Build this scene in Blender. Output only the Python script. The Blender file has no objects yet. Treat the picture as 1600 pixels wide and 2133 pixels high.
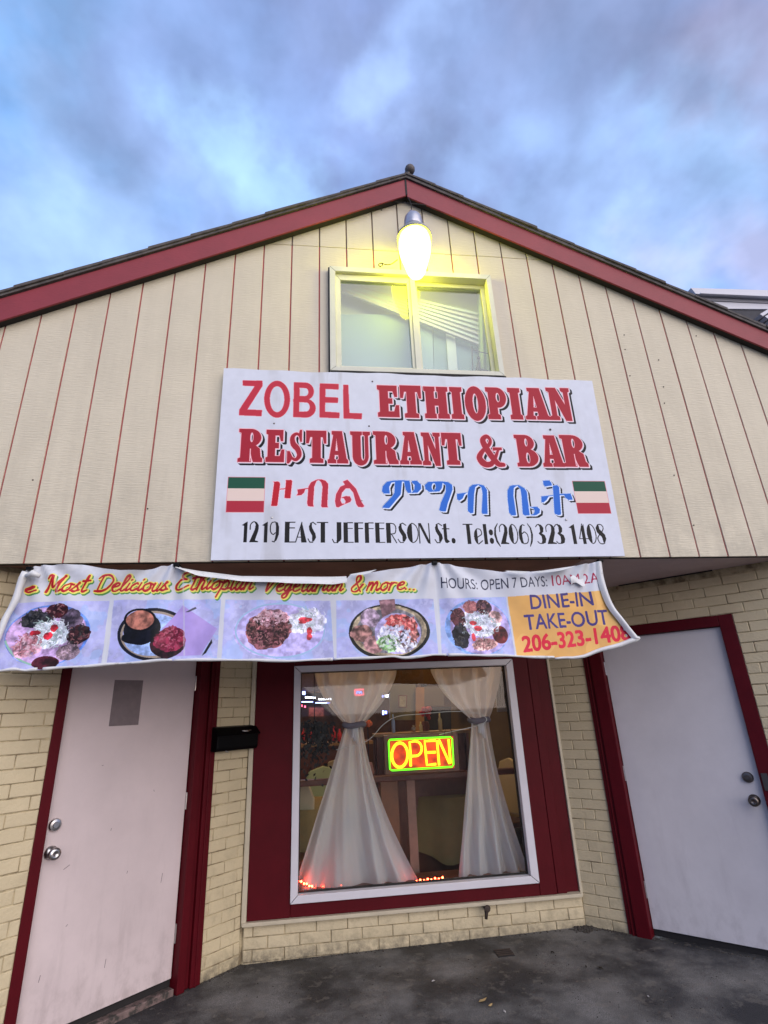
import bpy, bmesh, math, random
import numpy as np
from mathutils import Vector, Matrix
random.seed(7); np.random.seed(7)
sc = bpy.context.scene
COL = sc.collection

# ------------------------------------------------------------------ camera
F_PX, CW, CH = 1099.62, 1600.0, 2133.0
CAM = np.array([1.6406, -3.0393, 1.5401])
yaw, pitch, roll = math.radians(7.2338), math.radians(20.6016), math.radians(-2.5317)
_fw = np.array([math.sin(yaw)*math.cos(pitch), math.cos(yaw)*math.cos(pitch), math.sin(pitch)])
_r = np.array([math.cos(yaw), -math.sin(yaw), 0.0]); _u = np.cross(_r, _fw)
_rt = math.cos(roll)*_r + math.sin(roll)*_u; _up = -math.sin(roll)*_r + math.cos(roll)*_u
cd = bpy.data.cameras.new('camera'); cam = bpy.data.objects.new('camera', cd); COL.objects.link(cam)
m = Matrix(((_rt[0], _up[0], -_fw[0], CAM[0]), (_rt[1], _up[1], -_fw[1], CAM[1]), (_rt[2], _up[2], -_fw[2], CAM[2]), (0, 0, 0, 1)))
cam.matrix_world = m
cd.sensor_fit = 'VERTICAL'; cd.sensor_height = 24.0; cd.lens = 24.0*F_PX/CH
cd.clip_start = 0.05; cd.clip_end = 2000
sc.camera = cam

def ray(x, y):
    return (x-CW/2)/F_PX*_rt - (y-CH/2)/F_PX*_up + _fw
def at(x, y, n=(0, 1, 0), c=0.0):
    """where the sight line of a photograph pixel meets the plane n.P = c of the real place"""
    n = np.array(n, float); d = ray(x, y); return CAM + (c - n@CAM)/(n@d)*d

# ------------------------------------------------------------------ world
w = bpy.data.worlds.new('World'); sc.world = w; w.use_nodes = True
N, L = w.node_tree.nodes, w.node_tree.links
N.clear()
wo = N.new('ShaderNodeOutputWorld'); bg = N.new('ShaderNodeBackground'); L.new(bg.outputs[0], wo.inputs[0])
sky = N.new('ShaderNodeTexSky'); sky.sky_type = 'NISHITA'; sky.sun_disc = False
SUN_EL, SUN_AZ = math.radians(27), math.radians(152)       # azimuth clockwise from +Y
sky.sun_elevation = math.radians(6); sky.sun_rotation = SUN_AZ
tc = N.new('ShaderNodeTexCoord')
def wnode(t, **k):
    n = N.new(t)
    for a, b in k.items(): setattr(n, a, b)
    return n
nz = wnode('ShaderNodeTexNoise'); nz.inputs['Scale'].default_value = 2.1; nz.inputs['Detail'].default_value = 5; nz.inputs['Roughness'].default_value = .55; nz.inputs['Distortion'].default_value = .1
mp = wnode('ShaderNodeMapping'); mp.inputs['Scale'].default_value = (1.3, 1.3, 1.5); mp.inputs['Location'].default_value = (3.1, 0.4, 1.7)
L.new(tc.outputs['Generated'], mp.inputs[0]); L.new(mp.outputs[0], nz.inputs['Vector'])
rp = wnode('ShaderNodeValToRGB'); cr = rp.color_ramp
SKYC = [(0.38, (.245, .445, .880)), (.47, (.225, .360, .730)), (.54, (.215, .300, .600)), (.62, (.195, .255, .470))]
cr.elements[0].position = SKYC[0][0]; cr.elements[0].color = SKYC[0][1]+(1,)
cr.elements[1].position = SKYC[-1][0]; cr.elements[1].color = SKYC[-1][1]+(1,)
for p_, c_ in SKYC[1:-1]:
    e = cr.elements.new(p_); e.color = c_+(1,)
L.new(nz.outputs[0], rp.inputs[0])
# distorted direction for the cloud masses
nz2 = wnode('ShaderNodeTexNoise'); nz2.inputs['Scale'].default_value = 3.6; nz2.inputs['Detail'].default_value = 5
nz2.inputs['Roughness'].default_value = .5
L.new(mp.outputs[0], nz2.inputs['Vector'])
vs = wnode('ShaderNodeVectorMath', operation='MULTIPLY_ADD'); vs.inputs[1].default_value = (.50, .50, .50); vs.inputs[2].default_value = (-.25, -.25, -.25)
L.new(nz2.outputs['Color'], vs.inputs[0])
va = wnode('ShaderNodeVectorMath', operation='ADD'); L.new(tc.outputs['Generated'], va.inputs[0]); L.new(vs.outputs[0], va.inputs[1])
cur = rp.outputs[0]
MASSES = [  # photo px, angular radius, colour, strength
    (120, 130, .34, (.200, .420, .830), .85), (215, 235, .15, (.34, .60, .99), .95), (130, 90, .16, (.30, .56, .93), .8), (40, 40, .2, (.12, .33, .74), .7),
    (420, 60, .2, (.215, .315, .600), .6), (1250, 30, .40, (.225, .285, .490), .75), (1480, 130, .26, (.235, .290, .520), .65),
    (330, 330, .20, (.215, .290, .560), .75), (640, 260, .24, (.235, .340, .650), .6), (840, 215, .11, (.34, .50, .90), .8), (100, 420, .18, (.255, .370, .700), .5),
    (520, 400, .15, (.36, .60, .99), .9), (60, 520, .22, (.36, .56, .95), .8), (300, 520, .15, (.33, .50, .9), .6),
    (1060, 330, .20, (.225, .330, .620), .6), (1430, 265, .17, (.34, .57, .97), .9), (1200, 480, .2, (.35, .53, .92), .6),
    (1500, 480, .17, (.36, .54, .93), .85), (1560, 580, .16, (.50, .53, .84), .8), (1560, 60, .15, (.33, .31, .48), .6), (1330, 380, .1, (.24, .34, .62), .6), (1000, 370, .12, (.30, .47, .84), .5)]
for (px_, py_, rad, c_, k_) in MASSES:
    d = ray(px_, py_); d = d/np.linalg.norm(d)
    di = wnode('ShaderNodeVectorMath', operation='DISTANCE'); di.inputs[1].default_value = tuple(d); L.new(va.outputs[0], di.inputs[0])
    mr = wnode('ShaderNodeMapRange'); mr.interpolation_type = 'SMOOTHSTEP'
    mr.inputs['From Min'].default_value = rad; mr.inputs['From Max'].default_value = rad*.15
    mr.inputs['To Min'].default_value = 0; mr.inputs['To Max'].default_value = k_
    L.new(di.outputs['Value'], mr.inputs['Value'])
    mx = wnode('ShaderNodeMix', data_type='RGBA'); mx.inputs['B'].default_value = c_+(1,)
    L.new(mr.outputs[0], mx.inputs['Factor']); L.new(cur, mx.inputs['A']); cur = mx.outputs['Result']
add = wnode('ShaderNodeMix', data_type='RGBA', blend_type='ADD'); add.inputs['Factor'].default_value = 0.02
L.new(cur, add.inputs['A']); L.new(sky.outputs[0], add.inputs['B'])
nz3 = wnode('ShaderNodeTexNoise'); nz3.inputs['Scale'].default_value = 6.2; nz3.inputs['Detail'].default_value = 4; nz3.inputs['Roughness'].default_value = .5
nz3.inputs['Distortion'].default_value = .1; L.new(mp.outputs[0], nz3.inputs['Vector'])
mr3 = wnode('ShaderNodeMapRange'); mr3.inputs['From Min'].default_value = .3; mr3.inputs['From Max'].default_value = .7; mr3.inputs['To Min'].default_value = .80; mr3.inputs['To Max'].default_value = 1.23
L.new(nz3.outputs[0], mr3.inputs['Value'])
vsc = wnode('ShaderNodeVectorMath', operation='SCALE'); L.new(add.outputs['Result'], vsc.inputs[0]); L.new(mr3.outputs[0], vsc.inputs['Scale'])
hs = wnode('ShaderNodeHueSaturation'); hs.inputs['Saturation'].default_value = .96; L.new(vsc.outputs[0], hs.inputs['Color']); L.new(hs.outputs[0], bg.inputs[0]); bg.inputs[1].default_value = 0.74

# soft glow of the overcast western sky
sd = bpy.data.lights.new('sun', 'SUN'); so = bpy.data.objects.new('sun', sd); COL.objects.link(so)
sd.energy = 1.85; sd.angle = math.radians(75); sd.color = (1.0, .88, .77)
sdir = Vector((math.sin(SUN_AZ)*math.cos(SUN_EL), math.cos(SUN_AZ)*math.cos(SUN_EL), math.sin(SUN_EL)))
so.rotation_euler = sdir.to_track_quat('Z', 'Y').to_euler(); so.location = (8, -12, 10)
sc.view_settings.view_transform = 'Standard'; sc.view_settings.look = 'None'; sc.view_settings.gamma = 1
sc.view_settings.use_curve_mapping = False; sc.view_settings.exposure = 0.77
sc.render.engine = 'CYCLES'
sc.cycles.max_bounces = 8; sc.cycles.transparent_max_bounces = 12

# ------------------------------------------------------------------ materials
def new_mat(name):
    mt = bpy.data.materials.new(name); mt.use_nodes = True
    nt = mt.node_tree; b = nt.nodes['Principled BSDF']; return mt, nt, b
def mat(name, col, rough=.6, metal=0, var=0.0, vscale=3.0, bump=0.0, bscale=(60, 60, 60), dark=None, dscale=2.0, dpos=(.55, .75), spec=.5, dist=.02):
    """painted/plain surface with mottling (var), fine relief (bump) and shaped dirt (dark)"""
    mt, nt, b = new_mat(name); nn, ll = nt.nodes, nt.links
    geo = nn.new('ShaderNodeNewGeometry')
    b.inputs['Roughness'].default_value = rough; b.inputs['Metallic'].default_value = metal
    b.inputs['Specular IOR Level'].default_value = spec
    rgb = nn.new('ShaderNodeRGB'); rgb.outputs[0].default_value = tuple(col)+(1,); out = rgb.outputs[0]
    if var:
        n = nn.new('ShaderNodeTexNoise'); n.inputs['Scale'].default_value = vscale; n.inputs['Detail'].default_value = 6; n.inputs['Roughness'].default_value = .65
        ll.new(geo.outputs['Position'], n.inputs['Vector'])
        mr = nn.new('ShaderNodeMapRange'); mr.inputs['From Min'].default_value = .3; mr.inputs['From Max'].default_value = .7
        mr.inputs['To Min'].default_value = 1-var; mr.inputs['To Max'].default_value = 1+var; ll.new(n.outputs[0], mr.inputs['Value'])
        v = nn.new('ShaderNodeVectorMath'); v.operation = 'SCALE'; ll.new(out, v.inputs[0]); ll.new(mr.outputs[0], v.inputs['Scale']); out = v.outputs[0]
    if dark is not None:
        n = nn.new('ShaderNodeTexNoise'); n.inputs['Scale'].default_value = dscale; n.inputs['Detail'].default_value = 8; n.inputs['Roughness'].default_value = .7
        ll.new(geo.outputs['Position'], n.inputs['Vector'])
        mr = nn.new('ShaderNodeMapRange'); mr.inputs['From Min'].default_value = dpos[0]; mr.inputs['From Max'].default_value = dpos[1]; ll.new(n.outputs[0], mr.inputs['Value'])
        mx = nn.new('ShaderNodeMix'); mx.data_type = 'RGBA'; mx.inputs['B'].default_value = tuple(dark)+(1,)
        ll.new(mr.outputs[0], mx.inputs['Factor']); ll.new(out, mx.inputs['A']); out = mx.outputs['Result']
    ll.new(out, b.inputs['Base Color'])
    if bump:
        n = nn.new('ShaderNodeTexNoise'); n.inputs['Scale'].default_value = 1; n.inputs['Detail'].default_value = 4
        mpp = nn.new('ShaderNodeMapping'); mpp.inputs['Scale'].default_value = bscale
        ll.new(geo.outputs['Position'], mpp.inputs[0]); ll.new(mpp.outputs[0], n.inputs['Vector'])
        bp = nn.new('ShaderNodeBump'); bp.inputs['Strength'].default_value = bump; bp.inputs['Distance'].default_value = dist
        ll.new(n.outputs[0], bp.inputs['Height']); ll.new(bp.outputs[0], b.inputs['Normal'])
    return mt
def emis(name, col, s):
    mt, nt, b = new_mat(name); b.inputs['Base Color'].default_value = tuple(c*.5 for c in col)+(1,)
    b.inputs['Emission Color'].default_value = tuple(col)+(1,); b.inputs['Emission Strength'].default_value = s; return mt
def add_dirt_tone(mt, z0, z1, col, scale, lo=.4, hi=.7, k=.6, stretch=(1, 1, 1)):
    """grime and tone blotches concentrated between heights z0 (full) and z1 (none)"""
    nt = mt.node_tree; nn, ll = nt.nodes, nt.links; b = nn['Principled BSDF']
    src = b.inputs['Base Color'].links[0].from_socket
    geo = nn.new('ShaderNodeNewGeometry'); sp = nn.new('ShaderNodeSeparateXYZ'); ll.new(geo.outputs['Position'], sp.inputs[0])
    m1 = nn.new('ShaderNodeMapRange'); m1.inputs['From Min'].default_value = z1; m1.inputs['From Max'].default_value = z0; ll.new(sp.outputs['Z'], m1.inputs['Value'])
    mpp = nn.new('ShaderNodeMapping'); mpp.inputs['Scale'].default_value = stretch; ll.new(geo.outputs['Position'], mpp.inputs[0])
    n = nn.new('ShaderNodeTexNoise'); n.inputs['Scale'].default_value = scale; n.inputs['Detail'].default_value = 8; n.inputs['Roughness'].default_value = .68; ll.new(mpp.outputs[0], n.inputs['Vector'])
    m2 = nn.new('ShaderNodeMapRange'); m2.inputs['From Min'].default_value = lo; m2.inputs['From Max'].default_value = hi; m2.inputs['To Max'].default_value = k; ll.new(n.outputs[0], m2.inputs['Value'])
    mu = nn.new('ShaderNodeMath'); mu.operation = 'MULTIPLY'; ll.new(m1.outputs[0], mu.inputs[0]); ll.new(m2.outputs[0], mu.inputs[1])
    mx = nn.new('ShaderNodeMix'); mx.data_type = 'RGBA'; mx.inputs['B'].default_value = tuple(col)+(1,)
    ll.new(mu.outputs[0], mx.inputs['Factor']); ll.new(src, mx.inputs['A']); ll.new(mx.outputs['Result'], b.inputs['Base Color'])
    return mt

M = {}
M['siding'] = mat('siding_paint', (.60, .54, .41), .72, var=.06, vscale=1.6, bump=.42, bscale=(14, 14, 150), dark=(.30, .27, .21), dscale=26, dpos=(.69, .80), dist=.008)
add_dirt_tone(M['siding'], 2.3, 5.6, (.42, .37, .28), 4, .42, .68, .45, (2.2, 2.2, .35))
add_dirt_tone(M['siding'], 2.35, 3.0, (.25, .235, .19), 5.5, .44, .72, .55)
M['groove'] = mat('groove_paint', (.36, .085, .080), .8, var=.25, vscale=9)
M['groove_dark'] = mat('groove_weathered', (.17, .12, .09), .8, var=.25, vscale=9)
M['fascia'] = mat('fascia_paint', (.235, .024, .034), .6, var=.10, vscale=5, bump=.25, bscale=(30, 30, 90), dark=(.13, .025, .03), dscale=9, dpos=(.66, .78), dist=.006)
M['trim'] = mat('red_trim_paint', (.078, .002, .006), .55, var=.12, vscale=6, bump=.12, bscale=(50, 50, 14), dist=.006, spec=.15)
M['shingle'] = mat('asphalt_shingle', (.095, .085, .080), .95, var=.35, vscale=22, bump=.7, bscale=(220, 220, 220), dist=.004)
M['brick'] = mat('painted_brick', (.56, .47, .30), .62, var=.07, vscale=4, bump=.5, bscale=(70, 70, 70), dist=.006)
add_dirt_tone(M['brick'], .1, 1.1, (.17, .14, .085), 13, .50, .70, .38)
add_dirt_tone(M['brick'], .0, .12, (.05, .045, .035), 18, .35, .6, .8)
add_dirt_tone(M['brick'], 2.6, 1.6, (.36, .27, .15), 3, .35, .6, .4)  # darker brown tone, strongest towards the top of the walls
M['mortar'] = mat('painted_mortar', (.52, .435, .27), .75, var=.12, vscale=7, bump=.5, bscale=(60, 60, 60), dark=(.20, .155, .09), dscale=7, dpos=(.43, .58), dist=.006)
M['sillp'] = mat('cream_sill_paint', (.50, .44, .32), .6, var=.08, vscale=8)
M['door'] = mat('pale_pink_door_paint', (.60, .505, .50), .55, var=.06, vscale=2.5, bump=.08, bscale=(40, 40, 40), dist=.004)
add_dirt_tone(M['door'], .05, 1.2, (.30, .24, .24), 6, .52, .75, .5, (1.6, 1.6, .25))
add_dirt_tone(M['door'], .0, .45, (.20, .15, .14), 9, .48, .66, .45, (1, 1, .7))
add_dirt_tone(M['door'], -2, 4, (.40, .33, .33), 1.7, .50, .70, .35)
M['door_grey'] = mat('pale_grey_door_paint', (.59, .56, .575), .55, var=.06, vscale=2.5, bump=.08, bscale=(40, 40, 40), dist=.004)
add_dirt_tone(M['door_grey'], .05, 1.2, (.30, .26, .28), 6, .55, .78, .4, (1.6, 1.6, .25))
add_dirt_tone(M['door_grey'], .0, .4, (.22, .19, .20), 9, .48, .66, .4, (1, 1, .7))
add_dirt_tone(M['door_grey'], -2, 4, (.42, .38, .42), 1.7, .50, .70, .35)
M['notice'] = mat('grey_notice_plate', (.19, .15, .155), .6, var=.12, vscale=20)
M['white_frame'] = mat('white_vinyl', (.62, .60, .64), .4, var=.03, vscale=6)
M['alu'] = mat('aluminium_frame', (.55, .55, .47), .45, metal=0, var=.06, vscale=9, dark=(.12, .11, .09), dscale=14, dpos=(.66, .78))
M['black'] = mat('black_enamel', (.0015, .0015, .002), .4, spec=.12)
M['dark'] = mat('dark_gap', (.012, .010, .010), .8)
M['steel'] = mat('brushed_steel', (.55, .53, .52), .28, metal=1)
M['dsteel'] = mat('tarnished_steel', (.13, .11, .10), .35, metal=.9)
M['rust'] = mat('rusty_pipe', (.035, .022, .016), .7, var=.3, vscale=40)
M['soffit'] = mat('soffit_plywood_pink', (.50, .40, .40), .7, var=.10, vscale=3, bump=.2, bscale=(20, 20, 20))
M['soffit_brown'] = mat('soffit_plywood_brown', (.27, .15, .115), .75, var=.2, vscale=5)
M['vinyl_white'] = mat('banner_back_vinyl', (.62, .62, .62), .45, var=.08, vscale=9, dark=(.22, .20, .17), dscale=10, dpos=(.6, .74))
M['wood'] = mat('dark_stained_wood', (.13, .035, .016), .4, var=.3, vscale=8, bump=.1)
M['wood_light'] = mat('tan_wood', (.34, .19, .075), .5, var=.25, vscale=5)
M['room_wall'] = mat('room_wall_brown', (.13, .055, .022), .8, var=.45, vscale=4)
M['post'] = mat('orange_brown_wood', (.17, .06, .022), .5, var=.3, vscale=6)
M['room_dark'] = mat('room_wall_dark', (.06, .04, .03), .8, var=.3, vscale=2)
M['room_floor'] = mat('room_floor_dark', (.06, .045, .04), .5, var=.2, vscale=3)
M['cloth_olive'] = mat('beige_tablecloth', (.30, .23, .10), .8, var=.12, vscale=4)
M['cloth_white'] = mat('white_napkin', (.62, .55, .38), .8, var=.08)
M['leaf'] = mat('dark_plant_leaf', (.008, .010, .010), .5)
M['red'] = mat('red_petals', (.55, .01, .02), .6)
M['orange'] = mat('orange_petals', (.75, .13, .03), .6)
M['pink'] = mat('pink_plastic', (.6, .3, .25), .5)
M['bottle'] = mat('bottle_glass_pale', (.75, .70, .35), .15)
M['added_blue_board'] = mat('pale_blue_board', (.33, .45, .54), .6, var=.05, vscale=3)
M['grey_plank'] = mat('grey_ceiling_plank', (.62, .68, .70), .45)
M['curtain_green'] = mat('pale_green_curtain', (.50, .62, .36), .8, var=.05)
M['figurine'] = mat('dark_figurine', (.06, .07, .09), .5)
M['nb_white'] = mat('neighbour_white_trim', (.55, .55, .60), .5)
M['nb_grey'] = mat('neighbour_grey_soffit', (.24, .24, .27), .6)
M['nb_dark'] = mat('neighbour_dark_siding', (.045, .045, .055), .8, var=.3, vscale=2)
M['bulb'] = emis('lit_bulb', (1.0, .95, .05), 17)
M['collar'] = mat('bulb_collar', (.30, .30, .28), .4)
M['cap'] = mat('galvanised_cap', (.42, .42, .46), .35, metal=.6, var=.15, vscale=30)
M['lightdot'] = emis('red_led', (1, .06, .02), 30)
M['neon_y'] = emis('neon_yellow_tube', (1.0, .50, .01), 2.4)
M['neon_g'] = emis('neon_green_tube', (.12, .95, .01), 1.3)
M['neon_b'] = emis('blue_bar_light', (.25, .30, 1.0), 5)
M['neon_w'] = emis('white_bar_light', (.80, .85, 1.0), 7)
M['neon_r'] = emis('red_bar_light', (1.0, .08, .15), 4)
M['bulb_warm'] = emis('warm_ceiling_lamp', (1, .65, .3), 9)
# sign panel behind the neon letters; the tubes' glow on it is emission
def panel_mat():
    mt, nt, b = new_mat('neon_back_panel'); b.inputs['Base Color'].default_value = (.30, .03, .01, 1); b.inputs['Roughness'].default_value = .6
    nn, ll = nt.nodes, nt.links
    n = nn.new('ShaderNodeTexNoise'); n.inputs['Scale'].default_value = 14; g = nn.new('ShaderNodeNewGeometry'); ll.new(g.outputs['Position'], n.inputs['Vector'])
    r = nn.new('ShaderNodeValToRGB'); r.color_ramp.elements[0].position = .35; r.color_ramp.elements[0].color = (.10, .004, .002, 1)
    r.color_ramp.elements[1].position = .62; r.color_ramp.elements[1].color = (.75, .055, .003, 1)
    ll.new(n.outputs[0], r.inputs[0]); ll.new(r.outputs[0], b.inputs['Emission Color']); b.inputs['Emission Strength'].default_value = .75
    return mt
M['neon_back'] = panel_mat()
def glass_mat(name, tint=(.92, .95, .95), refl=1.0, haze=0.0, rough=.015):
    mt = bpy.data.materials.new(name); mt.use_nodes = True; nt = mt.node_tree; nn, ll = nt.nodes, nt.links; nn.clear()
    o = nn.new('ShaderNodeOutputMaterial'); t = nn.new('ShaderNodeBsdfTransparent'); t.inputs[0].default_value = tint+(1,)
    g = nn.new('ShaderNodeBsdfGlossy'); g.inputs['Roughness'].default_value = rough
    f = nn.new('ShaderNodeFresnel'); f.inputs[0].default_value = 1.52
    mu = nn.new('ShaderNodeMath'); mu.operation = 'MULTIPLY'; mu.inputs[1].default_value = refl; mu.use_clamp = True
    mx = nn.new('ShaderNodeMixShader'); ll.new(f.outputs[0], mu.inputs[0])
    gg = nn.new('ShaderNodeNewGeometry'); inv = nn.new('ShaderNodeMath'); inv.operation = 'SUBTRACT'; inv.inputs[0].default_value = 1; ll.new(gg.outputs['Backfacing'], inv.inputs[1])
    m3 = nn.new('ShaderNodeMath'); m3.operation = 'MULTIPLY'; ll.new(mu.outputs[0], m3.inputs[0]); ll.new(inv.outputs[0], m3.inputs[1]); ll.new(m3.outputs[0], mx.inputs[0]); ll.new(t.outputs[0], mx.inputs[1]); ll.new(g.outputs[0], mx.inputs[2])
    last = mx.outputs[0]
    if haze:
        d = nn.new('ShaderNodeBsdfDiffuse'); d.inputs[0].default_value = (.6, .65, .65, 1)
        m2 = nn.new('ShaderNodeMixShader'); m2.inputs[0].default_value = haze; ll.new(last, m2.inputs[1]); ll.new(d.outputs[0], m2.inputs[2]); last = m2.outputs[0]
    ll.new(last, o.inputs[0]); return mt
M['glass'] = glass_mat('window_glass', refl=.9, haze=0)
M['glass_up'] = glass_mat('hazy_window_glass', refl=2.0, haze=.07, rough=.09)  # diffuse veil and boosted reflection added so the panes look paler
def sheer_mat(name, col, tr):
    mt = bpy.data.materials.new(name); mt.use_nodes = True; nt = mt.node_tree; nn, ll = nt.nodes, nt.links; nn.clear()
    o = nn.new('ShaderNodeOutputMaterial'); d = nn.new('ShaderNodeBsdfDiffuse'); d.inputs[0].default_value = col+(1,)
    t = nn.new('ShaderNodeBsdfTranslucent'); t.inputs[0].default_value = col+(1,); m1 = nn.new('ShaderNodeMixShader'); m1.inputs[0].default_value = .42
    ll.new(d.outputs[0], m1.inputs[1]); ll.new(t.outputs[0], m1.inputs[2])
    tp = nn.new('ShaderNodeBsdfTransparent'); m2 = nn.new('ShaderNodeMixShader')
    lw = nn.new('ShaderNodeLayerWeight'); lw.inputs[0].default_value = .35
    mr = nn.new('ShaderNodeMapRange'); mr.inputs['To Min'].default_value = tr; mr.inputs['To Max'].default_value = .06
    ll.new(lw.outputs['Facing'], mr.inputs['Value']); ll.new(mr.outputs[0], m2.inputs[0])
    ll.new(m1.outputs[0], m2.inputs[1]); ll.new(tp.outputs[0], m2.inputs[2]); ll.new(m2.outputs[0], o.inputs[0]); return mt
M['sheer'] = sheer_mat('sheer_white_curtain', (.92, .88, .91), .24)

def asphalt():
    mt, nt, b = new_mat('asphalt_pavement'); nn, ll = nt.nodes, nt.links
    geo = nn.new('ShaderNodeNewGeometry')
    def noise(s, d=6, r=.6):
        n = nn.new('ShaderNodeTexNoise'); n.inputs['Scale'].default_value = s; n.inputs['Detail'].default_value = d; n.inputs['Roughness'].default_value = r
        ll.new(geo.outputs['Position'], n.inputs['Vector']); return n.outputs[0]
    r1 = nn.new('ShaderNodeValToRGB'); ll.new(noise(1.7, 8, .62), r1.inputs[0])
    e = r1.color_ramp.elements; e[0].position = .40; e[0].color = (.022, .022, .024, 1); e[1].position = .62; e[1].color = (.150, .145, .138, 1)
    x = r1.color_ramp.elements.new(.46); x.color = (.045, .044, .044, 1); x = r1.color_ramp.elements.new(.53); x.color = (.095, .092, .088, 1)
    r2 = nn.new('ShaderNodeMapRange'); ll.new(noise(300, 2), r2.inputs['Value']); r2.inputs['From Min'].default_value = .35; r2.inputs['From Max'].default_value = .7; r2.inputs['To Min'].default_value = .6; r2.inputs['To Max'].default_value = 1.55
    v = nn.new('ShaderNodeVectorMath'); v.operation = 'SCALE'; ll.new(r1.outputs[0], v.inputs[0]); ll.new(r2.outputs[0], v.inputs['Scale'])
    r3 = nn.new('ShaderNodeMapRange'); ll.new(noise(9, 7, .7), r3.inputs['Value']); r3.inputs['From Min'].default_value = .565; r3.inputs['From Max'].default_value = .60; r3.inputs['To Max'].default_value = .38
    mx = nn.new('ShaderNodeMix'); mx.data_type = 'RGBA'; mx.inputs['B'].default_value = (.16, .145, .125, 1)
    ll.new(r3.outputs[0], mx.inputs['Factor']); ll.new(v.outputs[0], mx.inputs['A']); ll.new(mx.outputs['Result'], b.inputs['Base Color'])
    r4 = nn.new('ShaderNodeMapRange'); ll.new(noise(1.7, 8, .62), r4.inputs['Value']); r4.inputs['From Min'].default_value = .42; r4.inputs['From Max'].default_value = .6; r4.inputs['To Min'].default_value = .62; r4.inputs['To Max'].default_value = .9
    ll.new(r4.outputs[0], b.inputs['Roughness'])
    bp = nn.new('ShaderNodeBump'); bp.inputs['Strength'].default_value = .6; bp.inputs['Distance'].default_value = .006
    ll.new(noise(180, 3), bp.inputs['Height']); ll.new(bp.outputs[0], b.inputs['Normal'])
    return mt
M['asphalt'] = asphalt()

# ------------------------------------------------------------------ mesh helpers
class MB:
    def __init__(s): s.v = []; s.f = []; s.uv = None
    def quad(s, a, b, c, d):
        i = len(s.v); s.v += [tuple(a), tuple(b), tuple(c), tuple(d)]; s.f.append((i, i+1, i+2, i+3)); return s
    def hexa(s, p):     # 8 points: bottom loop 0-3, top loop 4-7
        i = len(s.v); s.v += [tuple(q) for q in p]
        for f in ((3, 2, 1, 0), (4, 5, 6, 7), (0, 1, 5, 4), (1, 2, 6, 5), (2, 3, 7, 6), (3, 0, 4, 7)): s.f.append(tuple(i+k for k in f))
        return s
    def box(s, x0, x1, y0, y1, z0, z1, T=None):
        p = [(x0, y0, z0), (x1, y0, z0), (x1, y1, z0), (x0, y1, z0), (x0, y0, z1), (x1, y0, z1), (x1, y1, z1), (x0, y1, z1)]
        if T: p = [T(*q) for q in p]
        return s.hexa(p)
    def prism(s, poly, y0, y1, T=None):      # polygon in (x, z), extruded in y
        i = len(s.v); n = len(poly)
        P = [(x, y0, z) for x, z in poly]+[(x, y1, z) for x, z in poly]
        s.v += [tuple(T(*q)) if T else q for q in P]
        s.f.append(tuple(i+k for k in range(n))); s.f.append(tuple(i+n+k for k in reversed(range(n))))
        for k in range(n): s.f.append((i+k, i+n+k, i+n+(k+1) % n, i+(k+1) % n))
        return s
    def tube(s, pts, r, n=8, cap=True):
        pts = [Vector(p) for p in pts]; rr = r if isinstance(r, (list, tuple)) else [r]*len(pts)
        rings = []; upv = None
        for k, p in enumerate(pts):
            t = (pts[min(k+1, len(pts)-1)]-pts[max(k-1, 0)]).normalized()
            if upv is None: upv = t.orthogonal().normalized()
            upv = (upv - t*upv.dot(t)).normalized(); b = t.cross(upv)
            i = len(s.v)
            for q in range(n):
                a = 2*math.pi*q/n; s.v.append(tuple(p+(upv*math.cos(a)+b*math.sin(a))*rr[k]))
            rings.append(i)
        for a, b2 in zip(rings, rings[1:]):
            for q in range(n): s.f.append((a+q, a+(q+1) % n, b2+(q+1) % n, b2+q))
        if cap:
            s.f.append(tuple(rings[0]+q for q in reversed(range(n)))); s.f.append(tuple(rings[-1]+q for q in range(n)))
        return s
    def lathe(s, prof, c, n=20, T=None):     # prof: (r, h) pairs, axis +z through c (or T maps)
        i0 = len(s.v)
        for r, h in prof:
            for q in range(n):
                a = 2*math.pi*q/n; p = (r*math.cos(a), r*math.sin(a), h)
                p = T(*p) if T else (p[0]+c[0], p[1]+c[1], p[2]+c[2]); s.v.append(tuple(p))
        for k in range(len(prof)-1):
            for q in range(n):
                a = i0+k*n+q; b = i0+k*n+(q+1) % n; s.f.append((a, b, b+n, a+n))
        s.f.append(tuple(i0+q for q in reversed(range(n)))); s.f.append(tuple(i0+(len(prof)-1)*n+q for q in range(n)))
        return s
    def grid(s, fn, nu, nv, uvf=None):
        i = len(s.v)
        for a in range(nu+1):
            for b in range(nv+1): s.v.append(tuple(fn(a/nu, b/nv)))
        for a in range(nu):
            for b in range(nv):
                k = i+a*(nv+1)+b; s.f.append((k, k+nv+1, k+nv+2, k+1))
        return s
    def ball(s, c, r, n=10, sc_=(1, 1, 1)):
        prof = [(max(1e-4, math.sin(math.pi*k/n))*r, -math.cos(math.pi*k/n)*r) for k in range(n+1)]
        return s.lathe([(p*sc_[0], h*sc_[2]) for p, h in prof], c, n)
    def build(s, name, m_, parent=None, smooth=False, bevel=0, seg=2):
        me = bpy.data.meshes.new(name); me.from_pydata(s.v, [], s.f); me.update()
        bm = bmesh.new(); bm.from_mesh(me); bmesh.ops.recalc_face_normals(bm, faces=bm.faces); bm.to_mesh(me); bm.free()
        me.materials.append(m_)
        o = bpy.data.objects.new(name, me); COL.objects.link(o)
        if smooth:
            for p in me.polygons: p.use_smooth = True
        if bevel:
            b = o.modifiers.new('bevel', 'BEVEL'); b.width = bevel; b.segments = seg; b.limit_method = 'ANGLE'; b.angle_limit = math.radians(40)
        if parent is not None: link_to(o, parent)
        return o
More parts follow.
